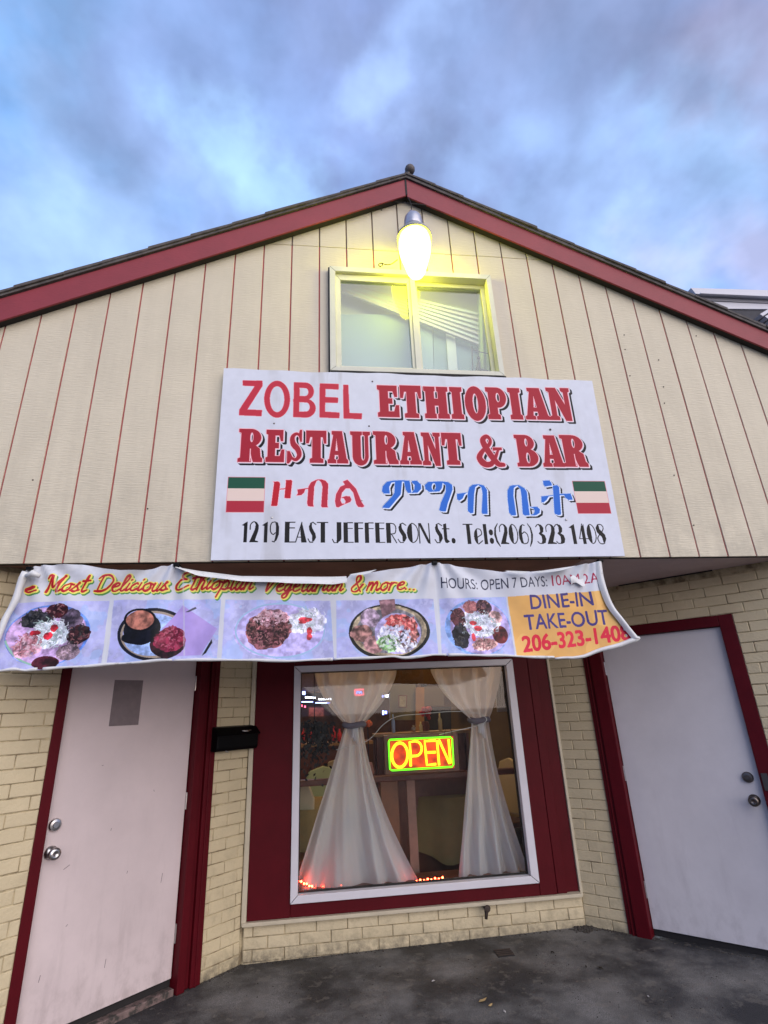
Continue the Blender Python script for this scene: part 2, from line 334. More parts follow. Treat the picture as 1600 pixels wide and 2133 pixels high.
def link_to(o, parent):
    o.parent = parent
    if parent.type == 'EMPTY': o.matrix_parent_inverse = (Matrix.Translation(parent.location)).inverted()
def tag(o, label=None, cat=None, group=None, kind=None):
    if label: o['label'] = label
    if cat: o['category'] = cat
    if group: o['group'] = group
    if kind: o['kind'] = kind
    return o
def thing(name, label, cat, loc=(0, 0, 0), group=None):
    o = bpy.data.objects.new(name, None); o.empty_display_size = .1; COL.objects.link(o); o.location = loc
    return tag(o, label, cat, group)
R2 = math.sqrt(.5)
CL, CR_, YC = -.21, 3.5, 1.41
def WL(s, t, z): return (s*R2+(CL+t)*R2, s*R2-(CL+t)*R2, z)      # left 45 degree wall; t = out of the wall
def WR(q, t, z): return (q*R2+(CR_-t)*R2, -q*R2+(CR_-t)*R2, z)   # right 45 degree wall
def WC(x, t, z): return (x, YC-t, z)                             # back wall of the recess
XL, XR = YC+CL/R2, CR_/R2-YC                                     # its corners
def lerp_pts(xs, ys):
    xs = np.array(xs); ys = np.array(ys); return lambda x: float(np.interp(x, xs, ys))

# ------------------------------------------------------------------ flat print: painted boards and banner (drawn in numpy, in metres on the real plane)
class Canvas:
    def __init__(s, x0, z0, x1, z1, ppm, base, plane_y):
        s.x0, s.z0, s.x1, s.z1, s.k = x0, z0, x1, z1, ppm; s.y = plane_y
        s.W = int((x1-x0)*ppm); s.H = int((z1-z0)*ppm)
        s.img = np.ones((s.H, s.W, 3), np.float32)*np.array(base, np.float32)
        s.X, s.Y = np.meshgrid(np.arange(s.W)+.5, np.arange(s.H)+.5)
    def m2c(s, x, z): return ((x-s.x0)*s.k, (z-s.z0)*s.k)
    def px(s, x, y):
        P = at(x, y, (0, 1, 0), s.y); return s.m2c(P[0], P[2])
    def poly(s, pts, mask=None, val=True):
        pts = np.array(pts, float); mask = np.zeros((s.H, s.W), bool) if mask is None else mask
        a = max(0, int(pts[:, 0].min())-1); b = min(s.W, int(pts[:, 0].max())+2); c = max(0, int(pts[:, 1].min())-1); d = min(s.H, int(pts[:, 1].max())+2)
        if b <= a or d <= c: return mask
        X = s.X[c:d, a:b]; Y = s.Y[c:d, a:b]; ins = np.zeros(X.shape, bool)
        for (x1, y1), (x2, y2) in zip(pts, np.roll(pts, -1, 0)):
            if y1 == y2: continue
            cond = ((y1 > Y) != (y2 > Y)); ins ^= cond & (X < (x2-x1)*(Y-y1)/(y2-y1)+x1)
        sub = mask[c:d, a:b]; sub[ins] = val; return mask
    def stroke(s, pts, wd, mask=None, val=True):
        mask = np.zeros((s.H, s.W), bool) if mask is None else mask
        pts = [np.array(p, float) for p in pts]; n = len(pts)
        ws = wd if isinstance(wd, (list, tuple)) else [wd]*n
        for i in range(n-1):
            p, q = pts[i], pts[i+1]; w_ = max(ws[i], ws[i+1])/2+1
            a = max(0, int(min(p[0], q[0])-w_)); b = min(s.W, int(max(p[0], q[0])+w_)+1); c = max(0, int(min(p[1], q[1])-w_)); d = min(s.H, int(max(p[1], q[1])+w_)+1)
            if b <= a or d <= c: continue
            X = s.X[c:d, a:b]; Y = s.Y[c:d, a:b]; v = q-p; l2 = max(v@v, 1e-9)
            t = np.clip(((X-p[0])*v[0]+(Y-p[1])*v[1])/l2, 0, 1)
            dd = np.hypot(X-p[0]-t*v[0], Y-p[1]-t*v[1]); rr = (ws[i]*(1-t)+ws[i+1]*t)/2
            sub = mask[c:d, a:b]; sub[dd <= rr] = val
        return mask
    def paint(s, mask, col, k=1.0):
        col = np.array(col, np.float32)
        s.img[mask] = s.img[mask]*(1-k)+col*k
    def dilate(s, m_, r):
        ys, xs = np.where(m_)
        if len(ys) == 0: return m_
        R = int(math.ceil(r))+1; a, b, c, d = max(0, xs.min()-R), min(s.W, xs.max()+R+1), max(0, ys.min()-R), min(s.H, ys.max()+R+1)
        sub = m_[c:d, a:b]; out = sub.copy()
        for dy in range(-R, R+1):
            for dx in range(-R, R+1):
                if dx*dx+dy*dy <= r*r and (dx or dy):
                    out[max(0, dy):sub.shape[0]+min(0, dy), max(0, dx):sub.shape[1]+min(0, dx)] |= sub[max(0, -dy):sub.shape[0]+min(0, -dy), max(0, -dx):sub.shape[1]+min(0, -dx)]
        o = m_.copy(); o[c:d, a:b] = out; return o
    def shift(s, m_, dx, dy):
        dx, dy = int(round(dx)), int(round(dy)); o = np.roll(np.roll(m_, dy, 0), dx, 1); return o
    def sweep(s, m_, dx, dy):
        n = int(max(abs(dx), abs(dy))); o = m_.copy()
        for k in range(1, n+1): o |= s.shift(m_, dx*k/n, dy*k/n)
        return o
    def image(s, name):
        im = bpy.data.images.new(name, s.W, s.H, alpha=False)
        a = np.ones((s.H, s.W, 4), np.float32); a[..., :3] = np.clip(s.img, 0, 1)
        im.pixels.foreach_set(a.ravel()); im.update(); im.pack(); return im
def vnoise(H, W, cells, seed, octv=4, aspect=1.0):
    """value noise 0..1"""
    rg = np.random.RandomState(seed); out = np.zeros((H, W), np.float32); amp = 1; tot = 0
    for o in range(octv):
        nx = max(2, int(cells*2**o)); ny = max(2, int(nx*H/W*aspect))
        g = rg.rand(ny+2, nx+2).astype(np.float32)
        y = np.linspace(0, ny, H, endpoint=False); x = np.linspace(0, nx, W, endpoint=False)
        yi = y.astype(int); xi = x.astype(int); fy = (y-yi)[:, None]; fx = (x-xi)[None, :]
        fy = fy*fy*(3-2*fy); fx = fx*fx*(3-2*fx)
        a = g[yi][:, xi]; b = g[yi][:, xi+1]; c = g[yi+1][:, xi]; d = g[yi+1][:, xi+1]
        out += amp*((a*(1-fx)+b*fx)*(1-fy)+(c*(1-fx)+d*fx)*fy); tot += amp; amp *= .55
    return out/tot
def arc(cx, cy, rx, ry, a0, a1, n=24):
    return [(cx+rx*math.cos(math.radians(a0+(a1-a0)*k/n)), cy+ry*math.sin(math.radians(a0+(a1-a0)*k/n))) for k in range(n+1)]
def spline(pts, n=10):
    P = [np.array(p, float) for p in pts]; P = [2*P[0]-P[1]]+P+[2*P[-1]-P[-2]]; o = []
    for i in range(1, len(P)-2):
        for k in range(n):
            t = k/n; a, b, c, d = P[i-1], P[i], P[i+1], P[i+2]
            o.append(tuple(.5*((2*b)+(-a+c)*t+(2*a-5*b+4*c-d)*t*t+(-a+3*b-3*c+d)*t**3)))
    o.append(tuple(P[-2])); return o
_tris = {}
def text_tris(body):
    if body in _tris: return _tris[body]
    cu = bpy.data.curves.new('t', 'FONT'); cu.body = body; cu.resolution_u = 6; ob = bpy.data.objects.new('t', cu); COL.objects.link(ob)
    dg = bpy.context.evaluated_depsgraph_get(); dg.update(); me = ob.evaluated_get(dg).to_mesh(); me.calc_loop_triangles()
    v = np.array([q.co[:2] for q in me.vertices]); t = [v[list(q.vertices)] for q in me.loop_triangles]
    ob.evaluated_get(dg).to_mesh_clear(); bpy.data.objects.remove(ob); bpy.data.curves.remove(cu)
    _tris[body] = (v, t); return _tris[body]
def text_mask(cv, body, p0, p1, capz, bold=0):
    """text between two photograph pixels of its baseline; capz = cap height in canvas pixels"""
    v, t = text_tris(body); a = np.array(cv.px(*p0)); b = np.array(cv.px(*p1)); xmin, xmax = v[:, 0].min(), v[:, 0].max()
    ex = (b-a)/(xmax-xmin); cap = .7278; mask = np.zeros((cv.H, cv.W), bool)
    _, tt = text_tris('H'); cap = max(q[:, 1].max() for q in tt)
    for q in t: cv.poly([(a[0]+(x-xmin)*ex[0], a[1]+(x-xmin)*ex[1]+y*capz/cap) for x, y in q], mask)
    return cv.dilate(mask, bold) if bold else mask

# ---- slab serif capitals in a unit box
BOWL = lambda cx, cy, rx, ry: arc(cx, cy, rx, ry, 90, -90, 16)
SLAB = {
 'E': ([[(0, 0), (0, .13), (.1, .16), (.1, .84), (0, .87), (0, 1), (.93, 1), (.93, .64), (.80, .64), (.72, .82), (.5, .82), (.5, .59), (.70, .59), (.70, .42), (.5, .42), (.5, .18), (.76, .18), (.85, .38), (1, .38), (1, 0)]], []),
 'T': ([[(0, 1), (1, 1), (1, .60), (.88, .60), (.82, .80), (.72, .80), (.72, .15), (.84, .12), (.84, 0), (.18, 0), (.18, .12), (.3, .15), (.3, .80), (.2, .80), (.13, .60), (0, .60)]], []),
 'H': ([[(0, 0), (.47, 0), (.47, .14), (.42, .16), (.42, .4), (.58, .4), (.58, .16), (.53, .14), (.53, 0), (1, 0), (1, .14), (.92, .16), (.92, .84), (1, .86), (1, 1), (.53, 1), (.53, .86), (.58, .84), (.58, .62), (.42, .62), (.42, .84), (.47, .86), (.47, 1), (0, 1), (0, .86), (.08, .84), (.08, .16), (0, .14)]], []),
 'I': ([[(0, 0), (1, 0), (1, .13), (.84, .16), (.84, .84), (1, .87), (1, 1), (0, 1), (0, .87), (.16, .84), (.16, .16), (0, .13)]], []),
 'O': ([arc(.5, .5, .5, .52, 0, 360, 40)], [arc(.5, .5, .13, .30, 0, 360, 24)]),
 'P': ([[(0, 0), (.62, 0), (.62, .13), (.52, .16), (.52, 1), (0, 1), (0, .87), (.1, .84), (.1, .16), (0, .13)], [(.4, 1)]+BOWL(.56, .68, .44, .32)+[(.4, .36)]], [arc(.58, .68, .10, .15, 0, 360, 20)]),
 'R': ([[(0, 0), (.54, 0), (.54, .10), (.48, .13), (.48, 1), (0, 1), (0, .90), (.1, .87), (.1, .13), (0, .10)], [(.4, 1)]+BOWL(.50, .73, .42, .27)+[(.4, .46)], [(.44, .50), (.70, .50), (.88, .40), (.92, .16), (1, .10), (1, 0), (.62, 0), (.56, .12)]], [arc(.53, .74, .07, .15, 0, 360, 20), [(.48, .40), (.52, .40), (.52, .02), (.48, .02)]]),
 'B': ([[(0, 0), (.5, 0), (.5, 1), (0, 1), (0, .90), (.1, .87), (.1, .13), (0, .10)], [(.4, 1)]+BOWL(.48, .75, .40, .25)+[(.4, .50)], [(.4, .56)]+BOWL(.50, .28, .48, .28)+[(.4, 0)]], [arc(.52, .76, .07, .13, 0, 360, 18), arc(.52, .27, .09, .17, 0, 360, 18)]),
 'A': ([[(0, 0), (.42, 0), (.42, .10), (.33, .13), (.35, .25), (.52, .25), (.54, .13), (.46, .10), (.46, 0), (1, 0), (1, .10), (.93, .14), (.72, 1), (.20, 1), (.20, .90), (.28, .87), (.07, .13), (0, .10)]], [[(.38, .38), (.44, .76), (.51, .38)]]),
 'N': ([[(0, 0), (.42, 0), (.42, .10), (.32, .14), (.32, .62), (.66, -.02), (.92, -.02), (.92, .86), (1, .90), (1, 1), (.62, 1), (.62, .90), (.72, .86), (.72, .48), (.42, 1), (0, 1), (0, .90), (.1, .86), (.1, .14), (0, .10)]], []),
 'U': ([[(0, 1), (0, .90), (.1, .87), (.1, .25)]+arc(.5, .25, .4, .27, 180, 360, 16)+[(.9, .87), (1, .90), (1, 1), (.62, 1), (.62, .90), (.72, .87), (.72, .27)]+arc(.62, .27, .10, .14, 0, -180, 8)+[(.52, .87), (.6, .90), (.6, 1)]], []),
}
def slab_word(cv, letters):
    mask = np.zeros((cv.H, cv.W), bool)
    for ch, x0, x1, yt, yb in letters:      # photograph pixels of the letter's box at mid height
        ym = (yt+yb)/2; a = cv.px(x0, ym); b = cv.px(x1, ym); t = cv.px((x0+x1)/2, yt); d = cv.px((x0+x1)/2, yb)
        mp_ = lambda p: (a[0]+(b[0]-a[0])*p[0], d[1]+(t[1]-d[1])*p[1])
        mm = np.zeros((cv.H, cv.W), bool)
        if ch in SLAB:
            for p in SLAB[ch][0]: cv.poly([mp_(q) for q in p], mm)
            for p in SLAB[ch][1]: cv.poly([mp_(q) for q in p], mm, False)
        elif ch == 'S':
            wd = (b[0]-a[0])
            cv.stroke([mp_(q) for q in spline([(.80, .80), (.55, .88), (.32, .78), (.36, .58), (.62, .42), (.72, .24), (.52, .11), (.22, .18)])], [wd*k for k in np.interp(np.linspace(0, 1, 71), [0, .2, .5, .8, 1], [.14, .20, .36, .22, .14])], mm)
            cv.poly([mp_(q) for q in [(.74, 1), (.86, 1), (.86, .64), (.76, .64), (.66, .84)]], mm); cv.poly([mp_(q) for q in [(.02, 0), (.14, 0), (.36, .16), (.16, .36), (.02, .36)]], mm)
        elif ch == '&':
            wd = (b[0]-a[0])
            cv.stroke([mp_(q) for q in spline([(.98, .08), (.80, .10), (.62, .28), (.40, .60), (.32, .82), (.48, .93), (.60, .82), (.52, .66), (.26, .48), (.12, .28), (.28, .10), (.52, .10), (.70, .28), (.86, .52)])], [wd*k for k in np.interp(np.linspace(0, 1, 131), [0, .1, .25, .45, .6, .75, .9, 1], [.16, .22, .24, .12, .15, .26, .16, .08])], mm)
            cv.poly([mp_(q) for q in [(.66, .60), (1, .60), (1, .52), (.66, .50)]], mm)
        mask |= mm
    return mask

# ---- hand-lettered Latin in thick and thin strokes: ('B' bar x0,x1,y0,y1) ('P' polygon) ('S' thin stroke)
DECO = {
 '1': [('P', [(.35, 0), (.90, 0), (.90, 1), (.35, .9)]), ('P', [(.0, .82), (.9, 1), (.6, .76)])],
 '2': [('S', [(.05, .62), (.08, .85), (.35, .98), (.60, .97)]), ('P', [(.45, .99), (.75, .96), (.95, .80), (.92, .55), (.60, .10), (.95, .05), (.95, 0), (.0, 0), (.55, .62), (.62, .85)])],
 '3': [('S', [(.03, .86), (.2, .96), (.42, .98)]), ('S', [(.03, .12), (.2, .03), (.42, .02)]), ('P', [(.30, .99), (.65, .96), (.85, .80), (.78, .60), (.58, .53), (.88, .44), (.98, .25), (.86, .06), (.55, 0), (.40, .01), (.52, .16), (.52, .38), (.25, .52), (.44, .62), (.46, .84)])],
 '4': [('S', [(.55, 1), (.05, .26), (.98, .26)]), ('P', [(.42, .82), (.72, 1), (.72, 0), (.38, 0), (.38, .72)])],
 '6': [('P', [(.55, 1), (.25, .9), (.02, .6), (.02, .28), (.18, .04), (.45, 0), (.36, .2), (.36, .6), (.45, .85)]), ('S', [(.5, .97), (.7, .93)]), ('S', [(.40, .52), (.62, .60), (.88, .48), (.94, .26), (.80, .06), (.45, .01)])],
 '8': [('P', [(.30, .98), (.05, .80), (.10, .58), (.55, .34), (.62, .05), (.80, .08), (.99, .26), (.92, .46), (.45, .74), (.42, .94)]), ('S', [(.35, .97), (.7, .96), (.88, .80), (.62, .56)]), ('S', [(.36, .48), (.08, .28), (.2, .05), (.5, .0), (.75, .04)])],
 '9': [('P', [(.45, 0), (.75, .1), (.98, .4), (.98, .72), (.82, .96), (.55, 1), (.64, .8), (.64, .4), (.55, .15)]), ('S', [(.5, .02), (.3, .06)]), ('S', [(.60, .46), (.38, .38), (.12, .50), (.06, .74), (.2, .94), (.55, .99)])],
 '0': [('P', arc(.5, .5, .5, .5, 90, 270, 16)+[(.42, 0), (.48, .5), (.42, 1)]), ('S', arc(.45, .5, .5, .48, -90, 90, 16))],
 'O': [('P', arc(.5, .5, .5, .5, 90, 270, 16)+[(.44, 0), (.44, 1)]), ('S', arc(.45, .5, .5, .48, -90, 90, 16))],
 'E': [('B', 0, .45, 0, 1), ('S', [(.4, .98), (.98, .98)]), ('S', [(.4, .70), (.94, .70)]), ('S', [(.4, .02), (1, .02)])],
 'F': [('B', 0, .45, 0, 1), ('S', [(.4, .98), (.98, .98)]), ('S', [(.4, .70), (.94, .70)])],
 'A': [('P', [(.55, 1), (1, 0), (.52, 0), (.42, .60)]), ('S', [(.56, .98), (.02, .02)]), ('S', [(.15, .26), (.6, .26)])],
 'S': [('P', [(.30, .92), (.12, .78), (.18, .60), (.50, .34), (.50, .06), (.72, .06), (.97, .24), (.90, .42), (.50, .72), (.46, .94)]), ('S', [(.3, .93), (.6, .99), (.95, .88)]), ('S', [(.03, .18), (.25, .02), (.6, .02)])],
 'T': [('B', .32, .72, 0, 1), ('S', [(0, .98), (1, .98)])],
 'J': [('B', .50, 1, .14, 1), ('P', [(.5, .3), (1, .3), (.9, .1), (.6, 0), (.45, .04), (.5, .16)]), ('S', [(.02, .16), (.2, .0), (.6, .0)])],
 'R': [('B', 0, .45, 0, 1), ('S', [(.4, .98), (.8, .93), (.96, .74), (.85, .48), (.4, .44)]), ('S', [(.50, .44), (.98, .0)])],
 'N': [('P', [(.02, 1), (.25, 1), (1, .02), (1, -.05), (.78, 0), (.05, .93)]), ('S', [(.05, .98), (.05, .0)]), ('S', [(.95, .98), (.95, .0)])],
 't': [('P', [(.15, .95), (.60, 1), (.60, .2), (.95, .08), (.6, 0), (.3, .02), (.15, .2)]), ('S', [(0, .72), (.98, .72)])],
 'e': [('P', arc(.5, .38, .5, .40, 90, 270, 12)+[(.42, 0), (.42, .74)]), ('S', [(.45, .76), (.80, .72), (.92, .5), (.40, .34)]), ('S', [(.45, .0), (.95, .16)])],
 'l': [('B', .05, .95, 0, 1)],
 ':': [('P', arc(.5, .16, .5, .15, 0, 360, 16)), ('P', arc(.5, .58, .5, .15, 0, 360, 16))],
 '.': [('P', arc(.5, .12, .5, .14, 0, 360, 16))],
 '(': [('P', [(.9, 1.05), (.2, .8), (0, .45), (.3, .1), (.95, -.15), (1, -.1), (.55, .2), (.40, .5), (.5, .8), (.95, 1.0)])],
 ')': [('P', [(.1, 1.05), (.8, .8), (1, .45), (.7, .1), (.05, -.15), (0, -.1), (.45, .2), (.60, .5), (.5, .8), (.05, 1.0)])],
}
def deco_line(cv, items, yt, yb, thin):
    mask = np.zeros((cv.H, cv.W), bool)
    for ch, x0, x1 in items:
        y0, y1 = yt(x0), yb(x0); ym = (y0+y1)/2
        a = cv.px(x0, ym); b = cv.px(x1, ym); t = cv.px(x0, y0); d = cv.px(x0, y1)
        mp_ = lambda p: (a[0]+(b[0]-a[0])*p[0], d[1]+(t[1]-d[1])*p[1])
        for it in DECO[ch]:
            if it[0] == 'B': cv.poly([mp_(q) for q in [(it[1], it[3]), (it[2], it[3]), (it[2], it[4]), (it[1], it[4])]], mask)
            elif it[0] == 'P': cv.poly([mp_(q) for q in it[1]], mask)
            else: cv.stroke([mp_(q) for q in (spline(it[1], 6) if len(it[1]) > 3 else it[1])], thin, mask)
    return mask
# ---- brush script, x-height 0.5, cap 1
SCR = {
 'e': (.46, [[(.05, .25), (.30, .32), (.36, .45), (.22, .50), (.06, .30), (.10, .05), (.28, .0), (.46, .12)]]),
 'M': (1.0, [[(.02, .78), (.12, .98), (.22, .80), (.20, .0)], [(.24, .95), (.48, .25), (.78, .98)], [(.76, .98), (.74, .10), (.84, .0), (.98, .1)]]),
 'o': (.48, [[(.26, .50), (.06, .35), (.06, .10), (.22, .0), (.38, .18), (.34, .42), (.26, .50), (.48, .42)]]),
 's': (.42, [[(.0, .05), (.26, .52), (.20, .36), (.34, .14), (.22, .0), (.06, .06)], [(.24, .02), (.42, .10)]]),
 't': (.40, [[(.22, .95), (.14, .15), (.22, .0), (.40, .10)], [(.02, .62), (.40, .66)]]),
 'D': (.95, [[(.26, .92), (.22, .0)], [(.05, .80), (.20, .98), (.60, .98), (.90, .65), (.76, .20), (.45, .0), (.08, .02)]]),
 'l': (.32, [[(.02, .10), (.28, .80), (.22, 1.0), (.10, .80), (.08, .15), (.18, .0), (.32, .10)]]),
 'i': (.28, [[(.10, .50), (.07, .12), (.15, .0), (.28, .12)], [(.12, .70), (.14, .74)]]),
 'c': (.42, [[(.36, .42), (.24, .50), (.06, .32), (.08, .08), (.22, .0), (.42, .12)]]),
 'u': (.52, [[(.06, .50), (.04, .14), (.16, .0), (.32, .15), (.38, .50)], [(.37, .45), (.34, .08), (.42, .0), (.52, .10)]]),
 'E': (.80, [[(.72, .86), (.52, 1.0), (.26, .90), (.26, .66), (.50, .56), (.24, .50), (.06, .25), (.18, .02), (.48, .02), (.74, .22)]]),
 'h': (.52, [[(.04, .12), (.26, .82), (.20, 1.0), (.10, .80), (.05, .0)], [(.06, .25), (.24, .50), (.34, .38), (.32, .08), (.40, .0), (.52, .10)]]),
 'p': (.52, [[(.10, .50), (.02, -.42)], [(.08, .35), (.26, .50), (.40, .34), (.32, .04), (.12, .05)], [(.34, .05), (.52, .12)]]),
 'a': (.52, [[(.36, .44), (.22, .50), (.06, .30), (.08, .04), (.22, .04), (.38, .40)], [(.39, .48), (.34, .08), (.42, .0), (.52, .10)]]),
 'n': (.52, [[(.08, .50), (.04, .0)], [(.05, .22), (.26, .50), (.35, .38), (.32, .08), (.40, .0), (.52, .12)]]),
 'V': (.80, [[(.04, .82), (.16, .98), (.26, .80), (.28, .0), (.60, .70), (.84, .96)]]),
 'g': (.52, [[(.36, .44), (.22, .50), (.06, .30), (.10, .05), (.24, .06), (.38, .40)], [(.39, .48), (.32, -.30), (.14, -.42), (.08, -.22), (.50, .10)]]),
 'r': (.42, [[(.08, .50), (.04, .0)], [(.05, .22), (.18, .48), (.36, .46)]]),
 'm': (.74, [[(.08, .50), (.04, .0)], [(.05, .22), (.22, .50), (.30, .36), (.28, .0)], [(.29, .22), (.46, .50), (.54, .36), (.53, .08), (.60, .0), (.74, .12)]]),
 '&': (.80, [[(.78, .42), (.50, .02), (.18, .02), (.08, .22), (.30, .46), (.50, .72), (.40, .96), (.22, .86), (.30, .55), (.74, .0)]]),
 '.': (.24, [[(.06, .02), (.09, .04)]]),
 ' ': (.4, []),
}
def script_mask(cv, text, p0, p1, capz, wd, shear=.34):
    a = np.array(cv.px(*p0)); b = np.array(cv.px(*p1)); tot = sum(SCR[c][0] for c in text); ex = (b-a)/tot; x = 0
    mask = np.zeros((cv.H, cv.W), bool); ux = np.linalg.norm(ex)
    for c in text:
        for st in SCR[c][1]:
            pp = [(a[0]+ex[0]*(x+p[0])+shear*p[1]*capz, a[1]+ex[1]*(x+p[0])+p[1]*capz) for p in (spline(st, 6) if len(st) > 2 else st)]
            k = len(pp); cv.stroke(pp, [wd*(1.15-.5*abs(math.sin(5*j/k+ord(c)))*.8) for j in range(k)], mask)
        x += SCR[c][0]
    return mask

def paint_sign():
    k = 620; cv = Canvas(.98, 2.36, 3.60, 3.72, k, (.80, .815, .86), -.040)
    H, W = cv.H, cv.W
    n = vnoise(H, W, 5, 1, 5); n2 = vnoise(H, W, 60, 2, 3); n3 = vnoise(H, W, 30, 3, 4, .12)
    cv.img *= (1-.05*(n-.5)-.05*(n2-.5))[..., None]
    st = np.clip((n3-.52)/.2, 0, 1)*np.clip((n-.40)/.2, 0, 1); cv.img = cv.img*(1-.25*st[..., None])+np.array((.55, .54, .52))*.25*st[..., None]
    def z(ox, oy, s): return lambda x, y: (ox+x/s, oy+y/s)
    RED = (.72, .15, .23); CRI = (.62, .08, .17); PINK = (.93, .70, .74); BLK = (.0, .0, .03)
    # ZOBEL
    q = z(480, 780, 3.2); m_ = np.zeros((H, W), bool)
    P = lambda pts, mm, val=True: cv.poly([cv.px(*q(*p)) for p in pts], mm, val)
    P([(85, 45), (213, 48), (213, 82), (112, 240), (210, 244), (207, 282), (60, 276), (62, 240), (165, 82), (85, 78)], m_)
    P(arc(312, 170, 84, 122, 0, 360, 48), m_); P(arc(312, 170, 50, 88, 0, 360, 48), m_, False)
    P([(425, 58), (500, 60)]+arc(500, 118, 55, 58, -90, 90, 12)+[(425, 176)], m_); P([(422, 168), (505, 170)]+arc(505, 230, 62, 61, -90, 90, 12)+[(420, 288)], m_)
    P([(460, 92), (498, 94)]+arc(498, 122, 24, 28, -90, 90, 10)+[(460, 150)], m_, False); P([(458, 188), (505, 190)]+arc(505, 222, 26, 32, -90, 90, 10)+[(456, 254)], m_, False)
    P([(597, 66), (720, 69), (719, 103), (632, 100), (631, 156), (716, 160), (715, 193), (630, 190), (629, 254), (726, 260), (724, 295), (595, 290)], m_)
    P([(753, 74), (784, 75), (791, 262), (875, 265), (873, 300), (755, 297)], m_)
    o = cv.dilate(m_, 2.2); cv.paint(o, (.86, .42, .48)); cv.paint(m_, RED)
    # ETHIOPIAN
    s5 = lambda x: 780+x/3.636
    def Y5(y): return 790+y/3.636
    lets = [('E', 22, 184, 52, 290), ('T', 195, 355, 52, 295), ('H', 375, 560, 60, 300), ('I', 575, 668, 64, 302), ('O', 685, 842, 62, 312), ('P', 850, 1000, 66, 304), ('I', 1018, 1110, 70, 306), ('A', 1130, 1312, 70, 308), ('N', 1312, 1488, 70, 312)]
    m1 = slab_word(cv, [(c, s5(a), s5(b), Y5(t), Y5(d)) for c, a, b, t, d in lets])
    s6 = lambda x: 480+x/3.2
    lets = [('R', 55, 218, 368, 588), ('E', 238, 360, 374, 588), ('S', 378, 492, 374, 598), ('T', 505, 640, 380, 594), ('A', 648, 782, 382, 596), ('U', 800, 932, 384, 606), ('R', 952, 1115, 384, 600), ('A', 1125, 1268, 386, 602), ('N', 1275, 1402, 390, 606), ('T', 1410, 1542, 392, 604)]
    m2 = slab_word(cv, [(c, s6(a), s6(b), 780+t/3.2, 780+d/3.2) for c, a, b, t, d in lets])
    lets = [('&', 765, 965, 418, 668), ('B', 1068, 1235, 424, 662), ('A', 1262, 1422, 428, 664), ('R', 1415, 1598, 426, 664)]
    m3 = slab_word(cv, [(c, s5(a), s5(b), Y5(t), Y5(d)) for c, a, b, t, d in lets])
    for mm in (m1, m2, m3):
        g = cv.dilate(mm, 3.0); sh = cv.sweep(g, 11, -11); cv.paint(sh, BLK); cv.paint(cv.dilate(cv.shift(mm, 3, -3), 3), (.86, .84, .88)); cv.paint(g, PINK); cv.paint(mm, CRI)
    # flags
    for f in ([(243, 818), (485, 820), (480, 1048), (232, 1048), z(400, 740, 3.2)], [(1062, 842), (1278, 842), (1313, 1055), (1100, 1055), z(860, 740, 3.2)]):
        fq = f[4]; c4 = [np.array(cv.px(*fq(*p))) for p in f[:4]]
        x0 = (c4[0][0]+c4[3][0])/2; x1 = (c4[1][0]+c4[2][0])/2; yt = (c4[0][1]+c4[1][1])/2; yb = (c4[2][1]+c4[3][1])/2
        cv.paint(cv.poly([(x0-2, yt+2), (x1+2, yt+2), (x1+2, yb-2), (x0-2, yb-2)]), (.85, .55, .58))
        h = (yt-yb)
        for a, b, c in ((0, .32, (.045, .30, .22)), (.32, .68, (.87, .79, .74)), (.68, 1, (.66, .14, .22))):
            cv.paint(cv.poly([(x0, yt-a*h), (x1, yt-a*h), (x1, yt-b*h), (x0, yt-b*h)]), c)
    # Amharic, traced strokes
    def am(polys, holes, q, col, shadow):
        mm = np.zeros((H, W), bool)
        for p in polys: cv.poly([cv.px(*q(*a)) for a in p], mm)
        for p in holes: cv.poly([cv.px(*q(*a)) for a in p], mm, False)
        if shadow:
            cv.paint(cv.sweep(cv.dilate(mm, 2.4), 9, -9), BLK); cv.paint(cv.dilate(cv.shift(mm, 3, -3), 2.6), (.88, .90, .96)); cv.paint(cv.dilate(mm, 2.2), (.72, .80, .93))
        else: cv.paint(cv.dilate(mm, 2.4), (.96, .72, .77))
        cv.paint(mm, col)
    q1 = z(540, 980, 6.154)
    am([[(180, 152), (245, 150), (265, 165), (268, 190), (235, 450), (225, 462), (155, 460), (190, 190), (195, 165)], [(342, 132), (410, 130), (424, 145), (400, 365), (325, 360), (345, 150)], [(265, 243), (345, 236), (345, 246), (265, 252)]], [], q1, (.71, .05, .14), False)
    am([[(490, 252), (630, 232), (632, 240), (590, 248), (575, 290), (540, 322), (480, 328), (498, 300)],
        [(660, 470), (625, 460), (615, 430), (632, 215), (665, 160), (740, 124), (800, 122), (850, 140), (884, 180), (872, 460), (882, 480), (805, 478), (795, 465), (812, 215), (795, 160), (765, 130), (735, 140), (705, 215), (690, 440), (700, 468)]], [], q1, (.70, .13, .22), False)
    am([[(1072, 150), (1130, 125), (1240, 240), (1310, 410), (1345, 462), (1330, 475), (1270, 474), (1245, 440), (1205, 290), (1160, 235), (1110, 235), (1060, 290), (1040, 390), (1060, 432), (1105, 430), (1010, 480), (985, 470), (972, 400), (985, 310), (1040, 215), (1100, 190)],
        [(1050, 355), (1110, 335), (1160, 338), (1182, 380), (1165, 410), (1100, 435), (1108, 400), (1085, 362)]], [], q1, (.71, .16, .25), False)
    q2 = z(780, 980, 6.154); BL = (.125, .40, .78)
